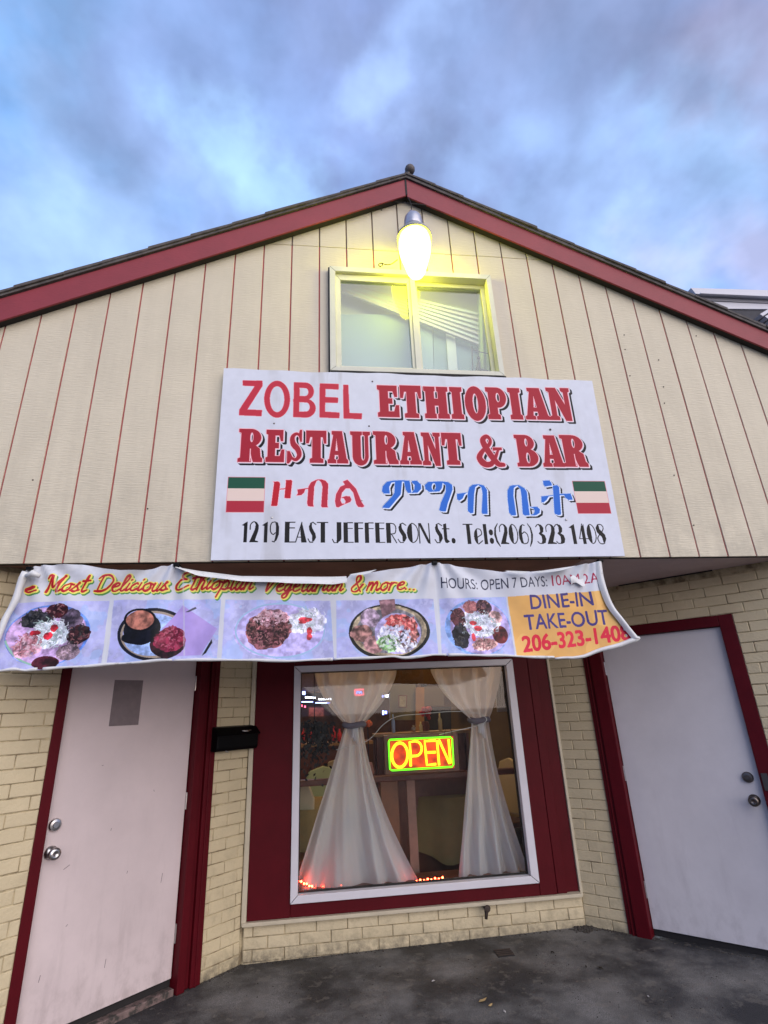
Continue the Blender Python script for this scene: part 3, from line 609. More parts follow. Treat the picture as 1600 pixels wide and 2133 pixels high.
    am([[(250, 133), (350, 130), (445, 136), (455, 170), (470, 290), (430, 292), (400, 250), (380, 150), (350, 145), (335, 310), (190, 485), (100, 484), (115, 455), (225, 340), (255, 290), (262, 150), (215, 160), (185, 220), (195, 300), (120, 300), (95, 270), (105, 210), (160, 150)],
        [(480, 138), (540, 134), (590, 180), (595, 240), (550, 288), (470, 292), (510, 250), (515, 190), (480, 160)]], [], q2, BL, True)
    am([[(690, 150), (850, 142), (940, 152), (995, 190), (998, 250), (935, 430), (912, 528), (850, 525), (828, 510), (850, 420), (915, 270), (910, 190), (870, 160), (860, 230), (830, 272), (700, 278), (650, 240), (645, 190)]], [arc(758, 212, 28, 48, 0, 360, 16)], q2, BL, True)
    am([[(1055, 303), (1185, 285), (1150, 310), (1130, 360), (1085, 390), (1058, 370)], [(1195, 290), (1215, 220), (1260, 185), (1330, 178), (1400, 195), (1440, 250), (1448, 560), (1385, 560), (1372, 540), (1385, 300), (1370, 220), (1330, 188), (1290, 215), (1275, 300), (1265, 545), (1230, 552), (1195, 520)]], [], q2, BL, True)
    q3 = z(1030, 980, 6.154)
    am([[(165, 260), (195, 205), (240, 190), (310, 190), (380, 230), (410, 270), (435, 470), (450, 575), (385, 580), (360, 560), (345, 330), (330, 240), (290, 195), (245, 225), (240, 330), (275, 575), (215, 578), (185, 540), (165, 350)],
        [(440, 470), (540, 468), (580, 500), (575, 545), (530, 575), (450, 578), (500, 560), (515, 520), (495, 485)]], [], q3, BL, True)
    am([[(618, 132), (700, 130), (725, 160), (735, 195), (690, 200), (645, 208), (625, 180)], [(745, 200), (800, 190), (825, 215), (850, 565), (820, 575), (775, 560), (765, 540), (750, 260)],
        [(598, 335), (690, 325), (750, 318), (750, 326), (690, 335), (665, 380), (625, 412), (600, 410)], [(830, 305), (970, 298), (990, 345), (1000, 378), (945, 380), (905, 350), (890, 318), (830, 318)]], [], q3, BL, True)
    # address
    def lin(a, b): return lambda x: a[1]+(b[1]-a[1])*(x-a[0])/(b[0]-a[0])
    it = [('1', 45, 92), ('2', 103, 170), ('1', 190, 235), ('9', 245, 313), ('E', 352, 425), ('A', 428, 508), ('S', 515, 575), ('T', 582, 657), ('J', 688, 752), ('E', 768, 835), ('F', 845, 908), ('F', 918, 982), ('E', 993, 1058), ('R', 1070, 1142), ('S', 1150, 1215), ('O', 1217, 1300), ('N', 1300, 1378), ('S', 1410, 1470), ('t', 1470, 1518), ('.', 1528, 1556)]
    m1 = deco_line(cv, [(c, 490+a/3.404, 490+b/3.404) for c, a, b in it], lin((503, 1087), (947, 1091)), lin((503, 1130.5), (947, 1132)), 3.6)
    it = [('T', 75, 165), ('e', 172, 255), ('l', 268, 302), (':', 320, 362), ('(', 370, 420), ('2', 425, 510), ('0', 515, 605), ('6', 610, 705), (')', 705, 750), ('3', 785, 875), ('2', 880, 975), ('3', 968, 1060), ('1', 1110, 1175), ('4', 1195, 1285), ('0', 1280, 1370), ('8', 1370, 1460)]
    m2 = deco_line(cv, [(c, 950+a/4.706, 950+b/4.706) for c, a, b in it], lin((966, 1092), (1260, 1092)), lin((966, 1134), (1260, 1133.5)), 3.6)
    cv.paint(m1 | m2, (.0, .0, .02))
    return cv
def paint_banner():
    k = 560; cv = Canvas(-.12, 1.72, 3.60, 2.42, k, (.78, .79, .82), -.03); H, W = cv.H, cv.W
    n = vnoise(H, W, 24, 11, 4); nf = np.clip((vnoise(H, W, 150, 12, 3)-.5)*2.1+.5, 0, 1); nb = vnoise(H, W, 50, 13, 4)
    cv.img *= (1-.12*(n-.5))[..., None]
    # grey weathering along the top band
    z = lambda ox, oy, s: (lambda x, y: (ox+x/s, oy+y/s))
    q3, q4, q5 = z(0, 1150, 3.478), z(440, 1150, 3.478), z(880, 1150, 3.478)
    def quad(pts, col, kk=1.0):
        mm = cv.poly([cv.px(*p) for p in pts]); cv.paint(mm, col, kk); return mm
    def tex(mm, col, amp, nn_): cv.img[mm] = np.array(col, np.float32)*(1+amp*(nn_[mm]-.5))[:, None]
    def panel(pts):
        mm = cv.poly([cv.px(*p) for p in pts]); tex(mm, (.67, .68, .85), .35, nb); f = mm & (vnoise(H, W, 34, 71, 3) > .54); cv.img[f] = cv.img[f]*.6+np.array((.60, .74, .92))*.4; f = mm & (np.abs(n-.5) < .035); cv.img[f] = cv.img[f]*.7+np.array((.72, .72, .95))*.3
        f = mm & (nf > .70); cv.img[f] = cv.img[f]*.8+np.array((.85, .86, .96))*.2; return mm
    B1 = lambda x: float(np.interp(x, [0, 105, 225, 440, 460, 690, 900, 1060, 1250], [1256, 1253, 1251, 1248, 1249, 1252, 1248, 1243, 1232]))
    BOT = 1405
    P1 = panel([(0, B1(0)), (228, B1(228)), (210, BOT), (-60, BOT)]); P2 = panel([(238, B1(238)), (461, B1(461)), (452, BOT), (222, BOT)])
    P3 = panel([(470, B1(470)), (688, B1(688)), (698, BOT), (462, BOT)]); P4 = panel([(700, B1(700)), (903, B1(903)), (915, BOT), (702, BOT)])
    P5 = panel([(915, B1(915)), (1054, B1(1054)), (1078, BOT), (920, BOT)])
    O = quad([(1057, B1(1057)), (1254, B1(1250)), (1330, BOT), (1082, BOT)], (.86, .66, .38)); cv.img[O] *= (1-.22*(n[O]-.5))[:, None]
    yl = O & (vnoise(H, W, 14, 30, 3) > .55); cv.img[yl] = cv.img[yl]*.6+np.array((.93, .76, .46))*.4
    def blob(q, cx, cy, rx, ry, col, edge=.15, amp=.6, seed=0, clip=None, nn_=None, fine=True):
        a = cv.px(*q(cx, cy)); kx = abs(cv.px(*q(cx+rx, cy))[0]-a[0]); ky = abs(cv.px(*q(cx, cy+ry))[1]-a[1])
        ang = np.arctan2(cv.Y-a[1], cv.X-a[0]); rg = np.random.RandomState(seed+1)
        r = 1+sum(edge*.8/math.sqrt(kk)*rg.uniform(-.7, .7)*np.sin(kk*ang+rg.uniform(0, 6)) for kk in (2, 3, 5, 8))+edge*.7*(nf-.5)
        mm = ((cv.X-a[0])/kx)**2+((cv.Y-a[1])/ky)**2 < r*r
        if clip is not None: mm &= clip
        base = nf if fine else nb
        cv.img[mm] = np.array(col, np.float32)*(1+amp*(base[mm]-.5)*2)[:, None]; return mm
    def ring(q, cx, cy, rx, ry, col, t, clip, a0=0, a1=360):
        mm = cv.stroke([cv.px(*q(*p)) for p in arc(cx, cy, rx, ry, a0, a1, 60)], t); mm &= clip; cv.paint(mm, col)
    def flecks(q, cx, cy, rx, ry, cols, n_, ln, wd, seed, clip):
        rg = np.random.RandomState(seed); a = cv.px(*q(cx, cy)); kx = abs(cv.px(*q(cx+rx, cy))[0]-a[0]); ky = abs(cv.px(*q(cx, cy+ry))[1]-a[1])
        for _ in range(n_):
            t = rg.uniform(0, 6.283); r = math.sqrt(rg.uniform(0, 1)); x = a[0]+kx*r*math.cos(t); y = a[1]+ky*r*math.sin(t); th = rg.uniform(0, 3.14); l = ln*rg.uniform(.4, 1)
            mm = cv.stroke([(x, y), (x+l*math.cos(th), y+l*math.sin(th)), (x+l*1.6*math.cos(th+.7), y+l*1.6*math.sin(th+.7))], wd*rg.uniform(.6, 1.1)); mm &= clip
            cv.paint(mm, np.array(cols[rg.randint(len(cols))])*rg.uniform(.85, 1.1), .85)
    WHT = [(.84, .87, .90), (.70, .76, .80), (.92, .93, .97), (.62, .70, .68)]; BRN = [(.42, .25, .26), (.26, .13, .14), (.58, .40, .40), (.18, .08, .10)]; DRK = [(.10, .10, .12), (.20, .20, .20), (.28, .27, .27)]
    # platter one
    blob(q3, 355, 600, 300, 225, (.40, .55, .88), .02, .2, 1, P1); blob(q3, 345, 605, 285, 215, (.72, .60, .78), .02, .25, 2, P1); ring(q3, 340, 610, 292, 222, (.55, .72, .66), 5, P1, 100, 170)
    blob(q3, 520, 500, 85, 90, (.36, .31, .38), .2, .5, 3, P1); blob(q3, 265, 490, 110, 65, (.16, .16, .18), .3, .8, 4, P1)
    blob(q3, 420, 425, 75, 55, (.24, .09, .12), .2, .5, 5, P1); blob(q3, 370, 600, 130, 105, (.80, .83, .88), .4, .35, 6, P1)
    blob(q3, 205, 680, 95, 80, (.66, .50, .56), .4, .6, 7, P1); blob(q3, 575, 605, 82, 72, (.19, .09, .11), .25, .6, 8, P1)
    blob(q3, 500, 725, 85, 60, (.55, .47, .52), .15, .5, 9, P1); blob(q3, 335, 805, 95, 50, (.27, .10, .14), .1, .5, 10, P1)
    flecks(q3, 265, 490, 105, 60, DRK, 60, 7, 4, 1, P1); flecks(q3, 370, 600, 140, 105, WHT, 150, 11, 3, 2, P1); flecks(q3, 205, 680, 95, 80, [(.72, .48, .52), (.84, .72, .76), (.56, .34, .38)], 80, 7, 4, 3, P1)
    flecks(q3, 420, 425, 70, 50, BRN, 25, 6, 4, 4, P1); flecks(q3, 575, 605, 78, 66, BRN+DRK, 45, 7, 4, 5, P1); flecks(q3, 500, 725, 85, 60, [(.62, .52, .55), (.48, .40, .44)], 40, 5, 4, 6, P1)
    for c in ((260, 588, 40, 20), (350, 608, 30, 28), (395, 550, 26, 28)): blob(q3, *c, (.74, .16, .22), .15, .4, 11, P1)
    # plate two
    ring(q3, 1120, 600, 250, 175, (.10, .10, .14), 14, P2, 0, 360); ring(q3, 1120, 600, 236, 162, (.62, .56, .50), 7, P2); blob(q3, 1120, 605, 215, 150, (.62, .72, .92), .01, .2, 12, P2)
    mm = cv.poly([cv.px(*q3(*p)) for p in [(1180, 560), (1330, 390), (1580, 560), (1460, 750), (1200, 760)]]) & P2; tex(mm, (.66, .58, .82), .2, nb)
    blob(q3, 1035, 560, 135, 115, (.07, .07, .09), .03, .5, 13, P2); blob(q3, 1010, 620, 125, 50, (.05, .05, .08), .03, .5, 14, P2); blob(q3, 1020, 495, 105, 72, (.62, .40, .34), .03, .3, 15, P2)
    blob(q3, 1225, 665, 125, 105, (.16, .07, .10), .05, .5, 16, P2); blob(q3, 1240, 635, 112, 92, (.50, .15, .25), .14, .35, 16, P2); flecks(q3, 1240, 635, 105, 85, [(.60, .20, .30), (.40, .08, .16), (.68, .34, .42)], 90, 7, 4, 7, P2); ring(q3, 1020, 495, 112, 78, (.03, .03, .05), 6, P2); cv.paint(cv.poly([cv.px(*q3(*p)) for p in [(1470, 755), (1540, 635), (1545, 660), (1500, 735)]]) & P2, (.1, .1, .12)); cv.paint(cv.poly([cv.px(*q3(*p)) for p in [(1345, 440), (1420, 400), (1430, 412), (1370, 440)]]) & P2, (.3, .3, .36))
    # plate three
    blob(q4, 500, 570, 330, 200, (.72, .68, .88), .02, .15, 17, P3); ring(q4, 500, 570, 320, 195, (.60, .72, .84), 5, P3)
    blob(q4, 690, 500, 130, 100, (.82, .82, .90), .35, .25, 18, P3); blob(q4, 420, 560, 165, 130, (.42, .26, .27), .12, .9, 19, P3)
    blob(q4, 440, 480, 130, 65, (.66, .50, .54), .3, .6, 20, P3); blob(q4, 400, 630, 120, 75, (.33, .20, .22), .2, 1.0, 21, P3)
    flecks(q4, 420, 580, 150, 120, BRN, 170, 9, 4.5, 8, P3); flecks(q4, 440, 480, 120, 55, [(.74, .58, .62), (.60, .42, .46), (.82, .70, .74)], 70, 9, 4, 9, P3); flecks(q4, 700, 500, 120, 90, WHT, 70, 12, 3, 10, P3)
    for c in ((680, 490, 50, 18), (712, 570, 20, 28), (710, 615, 20, 25), (660, 510, 30, 10)): blob(q4, *c, (.84, .25, .30), .2, .4, 22, P3)
    # bowl four
    blob(q4, 1290, 575, 290, 205, (.13, .13, .12), .01, .3, 23, P4); blob(q4, 1290, 570, 268, 188, (.66, .60, .50), .01, .3, 24, P4); blob(q4, 1290, 570, 235, 165, (.48, .47, .50), .01, .3, 24, P4)
    blob(q4, 1150, 480, 70, 70, (.62, .54, .62), .05, .4, 25, P4); blob(q4, 1090, 590, 80, 62, (.55, .40, .38), .12, .5, 26, P4); blob(q4, 1180, 670, 75, 65, (.70, .52, .52), .05, .4, 27, P4)
    mm = cv.poly([cv.px(*q4(*p)) for p in [(1215, 350), (1325, 338), (1335, 420), (1240, 480)]]) & P4; tex(mm, (.56, .42, .44), .5, nf)
    blob(q4, 1350, 590, 165, 150, (.70, .66, .84), .01, .2, 28, P4); blob(q4, 1370, 530, 110, 80, (.72, .38, .36), .2, .9, 29, P4); blob(q4, 1320, 600, 110, 75, (.80, .78, .88), .3, .7, 30, P4)
    blob(q4, 1290, 660, 75, 65, (.45, .58, .40), .3, .8, 31, P4); blob(q4, 1400, 670, 85, 55, (.78, .78, .86), .3, .8, 32, P4); blob(q4, 1460, 600, 40, 60, (.64, .42, .40), .3, .8, 33, P4)
    flecks(q4, 1370, 530, 105, 75, [(.80, .35, .35), (.66, .24, .25), (.86, .60, .58)], 60, 7, 6, 11, P4); flecks(q4, 1330, 605, 115, 75, [(.88, .88, .94), (.70, .72, .84)], 110, 5, 6, 12, P4); flecks(q4, 1290, 665, 75, 60, [(.35, .52, .32), (.55, .68, .48), (.8, .85, .8)], 50, 5, 6, 13, P4); flecks(q4, 1410, 665, 80, 45, [(.88, .88, .94), (.40, .30, .30)], 40, 5, 5, 14, P4)
    # platter five
    blob(q5, 400, 545, 235, 210, (.52, .66, .90), .01, .2, 34, P5); blob(q5, 415, 545, 215, 198, (.70, .64, .84), .02, .2, 35, P5)
    blob(q5, 420, 520, 125, 95, (.82, .82, .90), .3, .3, 36, P5); blob(q5, 255, 475, 52, 70, (.30, .16, .19), .2, .5, 37, P5); blob(q5, 345, 400, 55, 45, (.62, .40, .40), .2, .4, 38, P5); blob(q5, 440, 400, 55, 55, (.26, .18, .22), .25, .5, 39, P5)
    blob(q5, 275, 610, 60, 85, (.12, .12, .15), .3, .7, 40, P5); blob(q5, 525, 470, 50, 45, (.72, .58, .58), .2, .4, 41, P5); blob(q5, 562, 600, 55, 65, (.38, .15, .16), .05, .5, 42, P5); blob(q5, 445, 670, 85, 45, (.74, .58, .56), .3, .6, 43, P5)
    flecks(q5, 420, 530, 125, 95, WHT, 120, 10, 3, 15, P5); flecks(q5, 275, 610, 55, 80, DRK, 40, 6, 4, 16, P5); flecks(q5, 255, 475, 48, 60, BRN, 30, 6, 4, 17, P5); flecks(q5, 345, 400, 50, 40, [(.70, .46, .46), (.54, .32, .34)], 25, 5, 4, 18, P5); flecks(q5, 445, 670, 85, 45, [(.82, .64, .62), (.62, .42, .42)], 45, 6, 4, 19, P5); flecks(q5, 440, 400, 50, 50, BRN, 25, 5, 4, 20, P5)
    for c in ((365, 515, 28, 16), (400, 555, 28, 20), (368, 620, 14, 30)): blob(q5, *c, (.84, .28, .32), .15, .3, 44, P5)
    # script headline
    kz = k*.0034
    words = [('e', 46, 76, 1233, 17), ('Most', 88, 178, 1233, 28), ('Delicious', 194, 348, 1232, 27), ('Ethiopian', 361, 526, 1229, 32), ('Vegetarian', 545, 714, 1232, 28), ('&', 728, 752, 1233, 30), ('more...', 762, 868, 1230, 28)]
    allm = np.zeros((H, W), bool)
    for t_, a, b, y, cap in words: allm |= script_mask(cv, t_, (a, y), (b, y-(1 if t_ != 'e' else 0)), cap*kz*.95, 7.0)
    cv.paint(cv.dilate(cv.shift(allm, 5, -5), 4.2), (.32, .55, .28)); cv.paint(cv.dilate(cv.shift(allm, 2, -1), 3.7), (.90, .86, .40)); cv.paint(allm, (.70, .12, .17))
    # hours
    c1 = text_mask(cv, 'HOURS:', (919, 1225), (995, 1228), 18*kz*1.02, .6); c1 |= text_mask(cv, 'OPEN 7 DAYS:', (1003, 1229), (1141, 1221), 18*kz, .6)
    cv.paint(c1, (.17, .18, .26)); cv.paint(text_mask(cv, '10AM-2AM', (1151, 1220), (1262, 1214), 18*kz, .8), (.62, .12, .26))
    cv.paint(text_mask(cv, 'DINE-IN', (1106, 1269), (1232, 1262), 23*kz*1.05, 1.2), (.26, .22, .46)); cv.paint(text_mask(cv, 'TAKE-OUT', (1095, 1312), (1264, 1302), 25*kz, 1.2), (.26, .22, .48))
    cv.paint(text_mask(cv, '206-323-1408', (1091, 1358), (1305, 1334), 25*kz, 2.6), (.83, .15, .25))
    # creases and grime
    gr = np.clip((vnoise(H, W, 16, 55, 5)-.54)/.2, 0, 1)*np.clip((cv.Y/H-.62)/.3, 0, 1); cv.img = cv.img*(1-.35*gr[..., None])+np.array((.45, .45, .42))*.35*gr[..., None]
    for x0, y0, x1, y1 in ((905, 1180, 918, 1370), (118, 1195, 122, 1260), (383, 1190, 386, 1365), (232, 1250, 216, 1395)):
        cv.paint(cv.stroke([cv.px(x0, y0), cv.px(x1, y1)], 5), (.80, .82, .84), .45)
    return cv
def print_mat(name, cv, rough, bump=0):
    mt, nt, b = new_mat(name); nn, ll = nt.nodes, nt.links
    ti = nn.new('ShaderNodeTexImage'); ti.image = cv.image(name); ti.extension = 'EXTEND'
    ll.new(ti.outputs[0], b.inputs['Base Color']); b.inputs['Roughness'].default_value = rough; b.inputs['Specular IOR Level'].default_value = .2; return mt
def set_uv(o, cv):
    me = o.data; uv = me.uv_layers.new(name='UVMap')
    co = np.zeros(len(me.vertices)*3); me.vertices.foreach_get('co', co); co = co.reshape(-1, 3)
    li = np.zeros(len(me.loops), int); me.loops.foreach_get('vertex_index', li)
    u = np.stack([(co[li, 0]-cv.x0)/(cv.x1-cv.x0), (co[li, 2]-cv.z0)/(cv.z1-cv.z0)], 1); uv.data.foreach_set('uv', u.ravel())
# ================================================================== SETTING
gx = MB()
def ground_z(x, y): return .012*min(max(x-1.1, 0), 4)-.002
def gfn(u, v):
    x = -300+600*u; y = -300+600*v; return (x, y, 0)
xs = [-400, -20, -2, 0, 1.1, 2, 3, 4, 5.1, 20, 400]; ys = [-400, -20, -4, 0, 2, 20, 400]
i0 = 0
for x in xs:
    for y in ys: gx.v.append((x, y, ground_z(x, y)))
for a in range(len(xs)-1):
    for b in range(len(ys)-1):
        k = a*len(ys)+b; gx.f.append((k, k+len(ys), k+len(ys)+1, k+1))
tag(gx.build('ground', M['asphalt']), kind='structure')

# ================================================================== BUILDING
B = thing('restaurant_building', 'cream board and painted brick restaurant front with red gable trim and a recessed entry', 'building', (2.3, 1.0, 0))
AX = 2.312
def line(p, q): return lambda x: p[1]+(q[1]-p[1])*(x-p[0])/(q[0]-p[0])
fbL, fbR = line((2.299, 5.350), (-.406, 3.979)), line((2.299, 5.350), (5.027, 4.005))
ftL, ftR = line((2.322, 5.540), (-.441, 4.156)), line((2.322, 5.540), (5.094, 4.150))
roofz = lambda x: (fbL(x) if x < AX else fbR(x))+.07
WX0, WX1, WZ0, WZ1 = 1.705, 2.908, 3.70, 4.598
BW, JZ, Z0 = .2032, 4.83, 2.385
def topoly(x0, x1, za, top):
    """column from za up to min(top, roof line)"""
    xs_ = [x0, x1]
    if x0 < AX < x1: xs_.append(AX)
    for f in (fbL, fbR):        # where the roof line crosses 'top'
        g = lambda x: f(x)+.07-top
        if g(x0)*g(x1) < 0: xs_.append(x0+(x1-x0)*g(x0)/(g(x0)-g(x1)))
        g2 = lambda x: f(x)+.07-za
        if g2(x0)*g2(x1) < 0: xs_.append(x0+(x1-x0)*g2(x0)/(g2(x0)-g2(x1)))
    xs_ = sorted(set(xs_)); ups = [(x, min(roofz(x), top)) for x in xs_ if min(roofz(x), top) >= za-1e-6]
    if len(ups) < 2 or max(u[1] for u in ups)-za < .004: return None
    out = []
    for q in [(ups[0][0], za), (ups[-1][0], za)]+ups[::-1]:
        if not out or abs(q[0]-out[-1][0])+abs(q[1]-out[-1][1]) > 1e-4: out.append(q)
    if abs(out[0][0]-out[-1][0])+abs(out[0][1]-out[-1][1]) < 1e-4: out.pop()
    return out
for n in range(-7, 31):
    a, b = n*BW+.0052, (n+1)*BW-.0052; dy = random.uniform(-.0012, .0012)
    mb = MB()
    def col(x0, x1, za, zb):
        p = topoly(x0, x1, za, zb)
        if p: mb.prism(p, -.0+dy, .013)
    if b < WX0 or a > WX1: col(a, b, Z0, JZ-.002)
    else:
        if a < WX0 or b > WX1:
            a2, b2 = (a, WX0) if a < WX0 else (WX1, b)
            w_ = [(a, Z0), (b, Z0), (b, WZ0), (b2, WZ0), (b2, WZ1), (b, WZ1), (b, JZ-.002), (a, JZ-.002)] if a < WX0 else [(a, Z0), (b, Z0), (b, JZ-.002), (a, JZ-.002), (a, WZ1), (a2, WZ1), (a2, WZ0), (a, WZ0)]
            mb.prism(w_, dy, .013)
        else:
            col(a, b, WZ1, JZ-.002); mb.build('siding_board', M['siding'], B, bevel=.0015, seg=1); mb = MB(); col(a, b, Z0, WZ0)
    if mb.f: mb.build('siding_board', M['siding'], B, bevel=.0015, seg=1)
    if max(roofz(a), roofz(b)) > JZ+.02:
        mb = MB(); col(a, b, JZ+.002, 9)
        if mb.f: mb.build('siding_board', M['siding'], B, bevel=.0015, seg=1)
# backing behind the boards: its red paint shows in the grooves
bk = MB()
for (a, b, za, zb) in ((-1.6, WX0, Z0+.003, JZ), (WX1, 6.3, Z0+.003, JZ), (WX0, WX1, Z0+.003, WZ0), (WX0, WX1, WZ1, JZ)):
    bk.prism(topoly(a, b, za, zb), .007, .10 if za > 3 else .012)
bk.build('wall_backing', M['groove'], B)
bk = MB(); bk.prism(topoly(-1.6, 6.3, JZ, 9), .009, .10); bk.build('wall_backing', M['groove_dark'], B)
# nails and small holes in the boards
for px_, py_ in ((1384, 840), (1404, 990), (1445, 1094), (1382, 806), (1300, 698), (1302, 728), (308, 1060), (1372, 750), (1312, 783), (795, 438), (69, 1000), (1450, 700)):
    P = at(px_, py_, (0, 1, 0), 0); MB().lathe([(.0042, 0), (.0042, .003), (.002, .004)], None, 8, lambda x, y, z: (P[0]+x, P[1]-z-.001, P[2]+y)).build('nail', M['dark'], B)
# fascia boards
def band(f0, f1, xa, xb, y0, y1):
    return MB().prism([(xa, f0(xa)), (xb, f0(xb)), (xb, f1(xb)), (xa, f1(xa))], y0, y1)
band(fbL, ftL, -1.7, AX-.003, -.06, -.046).build('fascia_board', M['fascia'], B, bevel=.003)
band(fbR, ftR, AX+.003, 6.4, -.06, -.046).build('fascia_board', M['fascia'], B, bevel=.003)
band(lambda x: fbL(x)+.004, lambda x: fbL(x)+.10, -1.7, AX, -.0455, .0-.002).build('rake_shade_block', M['dark'], B)  # shade of the fascia underside put in as a near-black block
band(lambda x: fbR(x)+.004, lambda x: fbR(x)+.10, AX, 6.4, -.0455, -.002).build('rake_shade_block', M['dark'], B)
# roof
rf = MB(); rf.prism([(-1.75, ftL(-1.75)+.004), (AX, ftL(AX)+.004), (6.45, ftR(6.45)+.004), (6.45, ftR(6.45)+.030), (AX, ftL(AX)+.032), (-1.75, ftL(-1.75)+.030)], -.075, 8)
roof = rf.build('roof', M['shingle'], B)
for side in (0, 1):
    f = ftL if side == 0 else ftR; x = AX; k = 0
    while (x > -1.7 if side == 0 else x < 6.4):
        ln = random.uniform(.22, .30); x2 = x-ln if side == 0 else x+ln
        jy = random.uniform(-.005, .005); t0 = random.uniform(.052, .058); t1 = random.uniform(.047, .051); ov = .03 if side == 0 else -.03
        p = [(x+ov*.2, f(x)+.026), (x2, f(x2)+.026), (x2, f(x2)+t0), (x+ov*.2, f(x)+t1)]
        MB().prism(p, -.085+jy, .18).build('shingle', M['shingle'], roof, bevel=.003, seg=1)
        x = x2; k += 1
# ridge caps
for k in range(8):
    y = .06+k*.14; MB().prism([(AX-.13, ftL(AX-.13)+.060), (AX, ftL(AX)+.070), (AX+.13, ftR(AX+.13)+.060), (AX+.13, ftR(AX+.13)+.068), (AX, ftL(AX)+.082), (AX-.13, ftL(AX-.13)+.068)], y, y+.17).build('shingle', M['shingle'], roof)
# gap strip at the peak of the fascia
MB().box(AX-.008, AX+.006, -.064, -.058, fbL(AX)+.002, ftL(AX)+.01).build('peak_seam', M['dark'], B)
# soffit, lintel and the dark edge under the boards
def soff(x0, x1, m_): MB().prism([(x0, 2.405), (x1, 2.405), (x1, 2.425), (x0, 2.425)], .11, 1.60).build('soffit_panel', m_, B)
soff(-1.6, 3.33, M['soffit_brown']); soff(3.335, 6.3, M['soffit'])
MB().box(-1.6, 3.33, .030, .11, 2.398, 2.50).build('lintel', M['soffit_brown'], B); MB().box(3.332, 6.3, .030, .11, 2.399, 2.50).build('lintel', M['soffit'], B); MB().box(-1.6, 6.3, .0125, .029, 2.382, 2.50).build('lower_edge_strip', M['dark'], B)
MB().prism([(3.85, 2.398), (4.45, 2.398), (4.45, 2.404), (3.85, 2.404)], .0, .02, lambda x, y, z: WR(2.2+(x-3.85)*1.1, .01+y, z)).build('soffit_gap', M['dark'], B)

# brick walls of the recess: mortar slabs with single bricks
DL = (.372, .428, 1.285, 1.455); DR = (1.815, 1.965, 2.815, 2.906); DZ, FZ = 2.005, 2.082
unit = []
for k in range(7):
    bm = bmesh.new(); bmesh.ops.create_cube(bm, size=1)
    rg = random.Random(k)
    for v in bm.verts:
        v.co.z *= .0645; v.co.y *= .03; v.co.z += rg.uniform(-.0022, .0022); v.co.x *= 1+rg.uniform(-.008, .008)
        if v.co.y > 0: v.co.y += rg.uniform(-.0022, .0018)
    me = bpy.data.meshes.new('brick'); bm.to_mesh(me); bm.free(); me.materials.append(M['brick']); unit.append(me)
def in_frame(P, mg=40):
    d = np.array(P)-CAM; zc = d@_fw
    if zc <= .05: return False
    x = CW/2+F_PX*(d@_rt)/zc; y = CH/2-F_PX*(d@_up)/zc
    return -mg < x < CW+mg and -mg < y < CH+mg
bev_meshes = {}
def unit_brick(k, ln):
    """real-length brick mesh shared by bricks of about the same length"""
    key = (k, round(ln, 2))
    if key in bev_meshes: return bev_meshes[key]
    bm = bmesh.new(); bm.from_mesh(unit[k]); 
    for v in bm.verts: v.co.x *= key[1] if key[1] > 0 else .01
    bmesh.ops.bevel(bm, geom=bm.edges[:], offset=.0035, segments=1, affect='EDGES')
    me = bpy.data.meshes.new('brick'); bm.to_mesh(me); bm.free(); me.materials.append(M['brick']); bev_meshes[key] = me; return me
def brick_wall(T, s0, s1, zlist, offs, openings, parent, ztop=2.40, zbot=-.08, out=1):
    """bricks along a wall; T maps (s, t, z); openings: (sa, sb, z) to skip below z"""
    O = Vector(T(0, 0, 0)); e1 = (Vector(T(1, 0, 0))-O); e2 = (Vector(T(0, 1, 0))-O); base = Matrix((e1, e2, Vector((0, 0, 1)))).transposed().to_4x4()
    rest = MB(); nvis = 0
    for ci, (za, zb) in enumerate(zip(zlist, zlist[1:])):
        segs = [(s0, s1)]
        for sa, sb, zo in openings:
            if (za+zb)/2 < zo: segs = [q for (a, b) in segs for q in ((a, min(b, sa)), (max(a, sb), b)) if q[1]-q[0] > .012]
        mod, o1 = .2135, offs[ci % 2]
        for a, b in segs:
            k0 = math.floor((a-o1)/mod); cuts = [a]+[o1+mod*k for k in range(k0, k0+60) if a+.03 < o1+mod*k < b-.03]+[b]
            for c, d in zip(cuts, cuts[1:]):
                ln = d-c-.0045; 
                if ln < .01: continue
                cz = (za+zb)/2+random.uniform(-.001, .001); cs = (c+d)/2
                if in_frame(T(cs, 0, cz)) :
                    o = bpy.data.objects.new('brick', unit_brick(random.randrange(7), ln)); COL.objects.link(o); nvis += 1
                    o.matrix_world = Matrix.Translation(T(cs, -.009+random.uniform(-.0012, .0016), cz)) @ base @ Matrix.Rotation(random.uniform(-.006, .006), 4, 'Y') @ Matrix.Scale(ln/round(ln, 2) if round(ln, 2) > 0 else 1, 4, (1, 0, 0))
                    o.parent = parent
                else: rest.box(c+.004, d-.004, -.02, .009, za+.004, zb-.004, T)
    if rest.f: o = rest.build('brick', M['brick'], parent); o['kind'] = 'stuff'
    return nvis
def slab(T, rects, name='brick_wall', t0=-.12, t1=0.0, m_=None):
    mb = MB()
    for a, b, za, zb in rects: mb.box(a, b, t0, t1, za, zb, T)
    return mb.build(name, m_ or M['mortar'], B)
sC = YC/R2
zl = [.0578+.0705*k for k in range(-1, 35)]; zl = [z for z in zl if z < 2.41]
wl = slab(WL, [(CL+.01, DL[0]+.012, -.1, 2.41), (DL[3]-.012, sC+CL, -.1, 2.41), (DL[0], DL[3], FZ-.01, 2.41)])
nb = brick_wall(WL, CL+.01, 1.757, zl, (.107, .213), [(DL[0], DL[3], FZ)], wl)
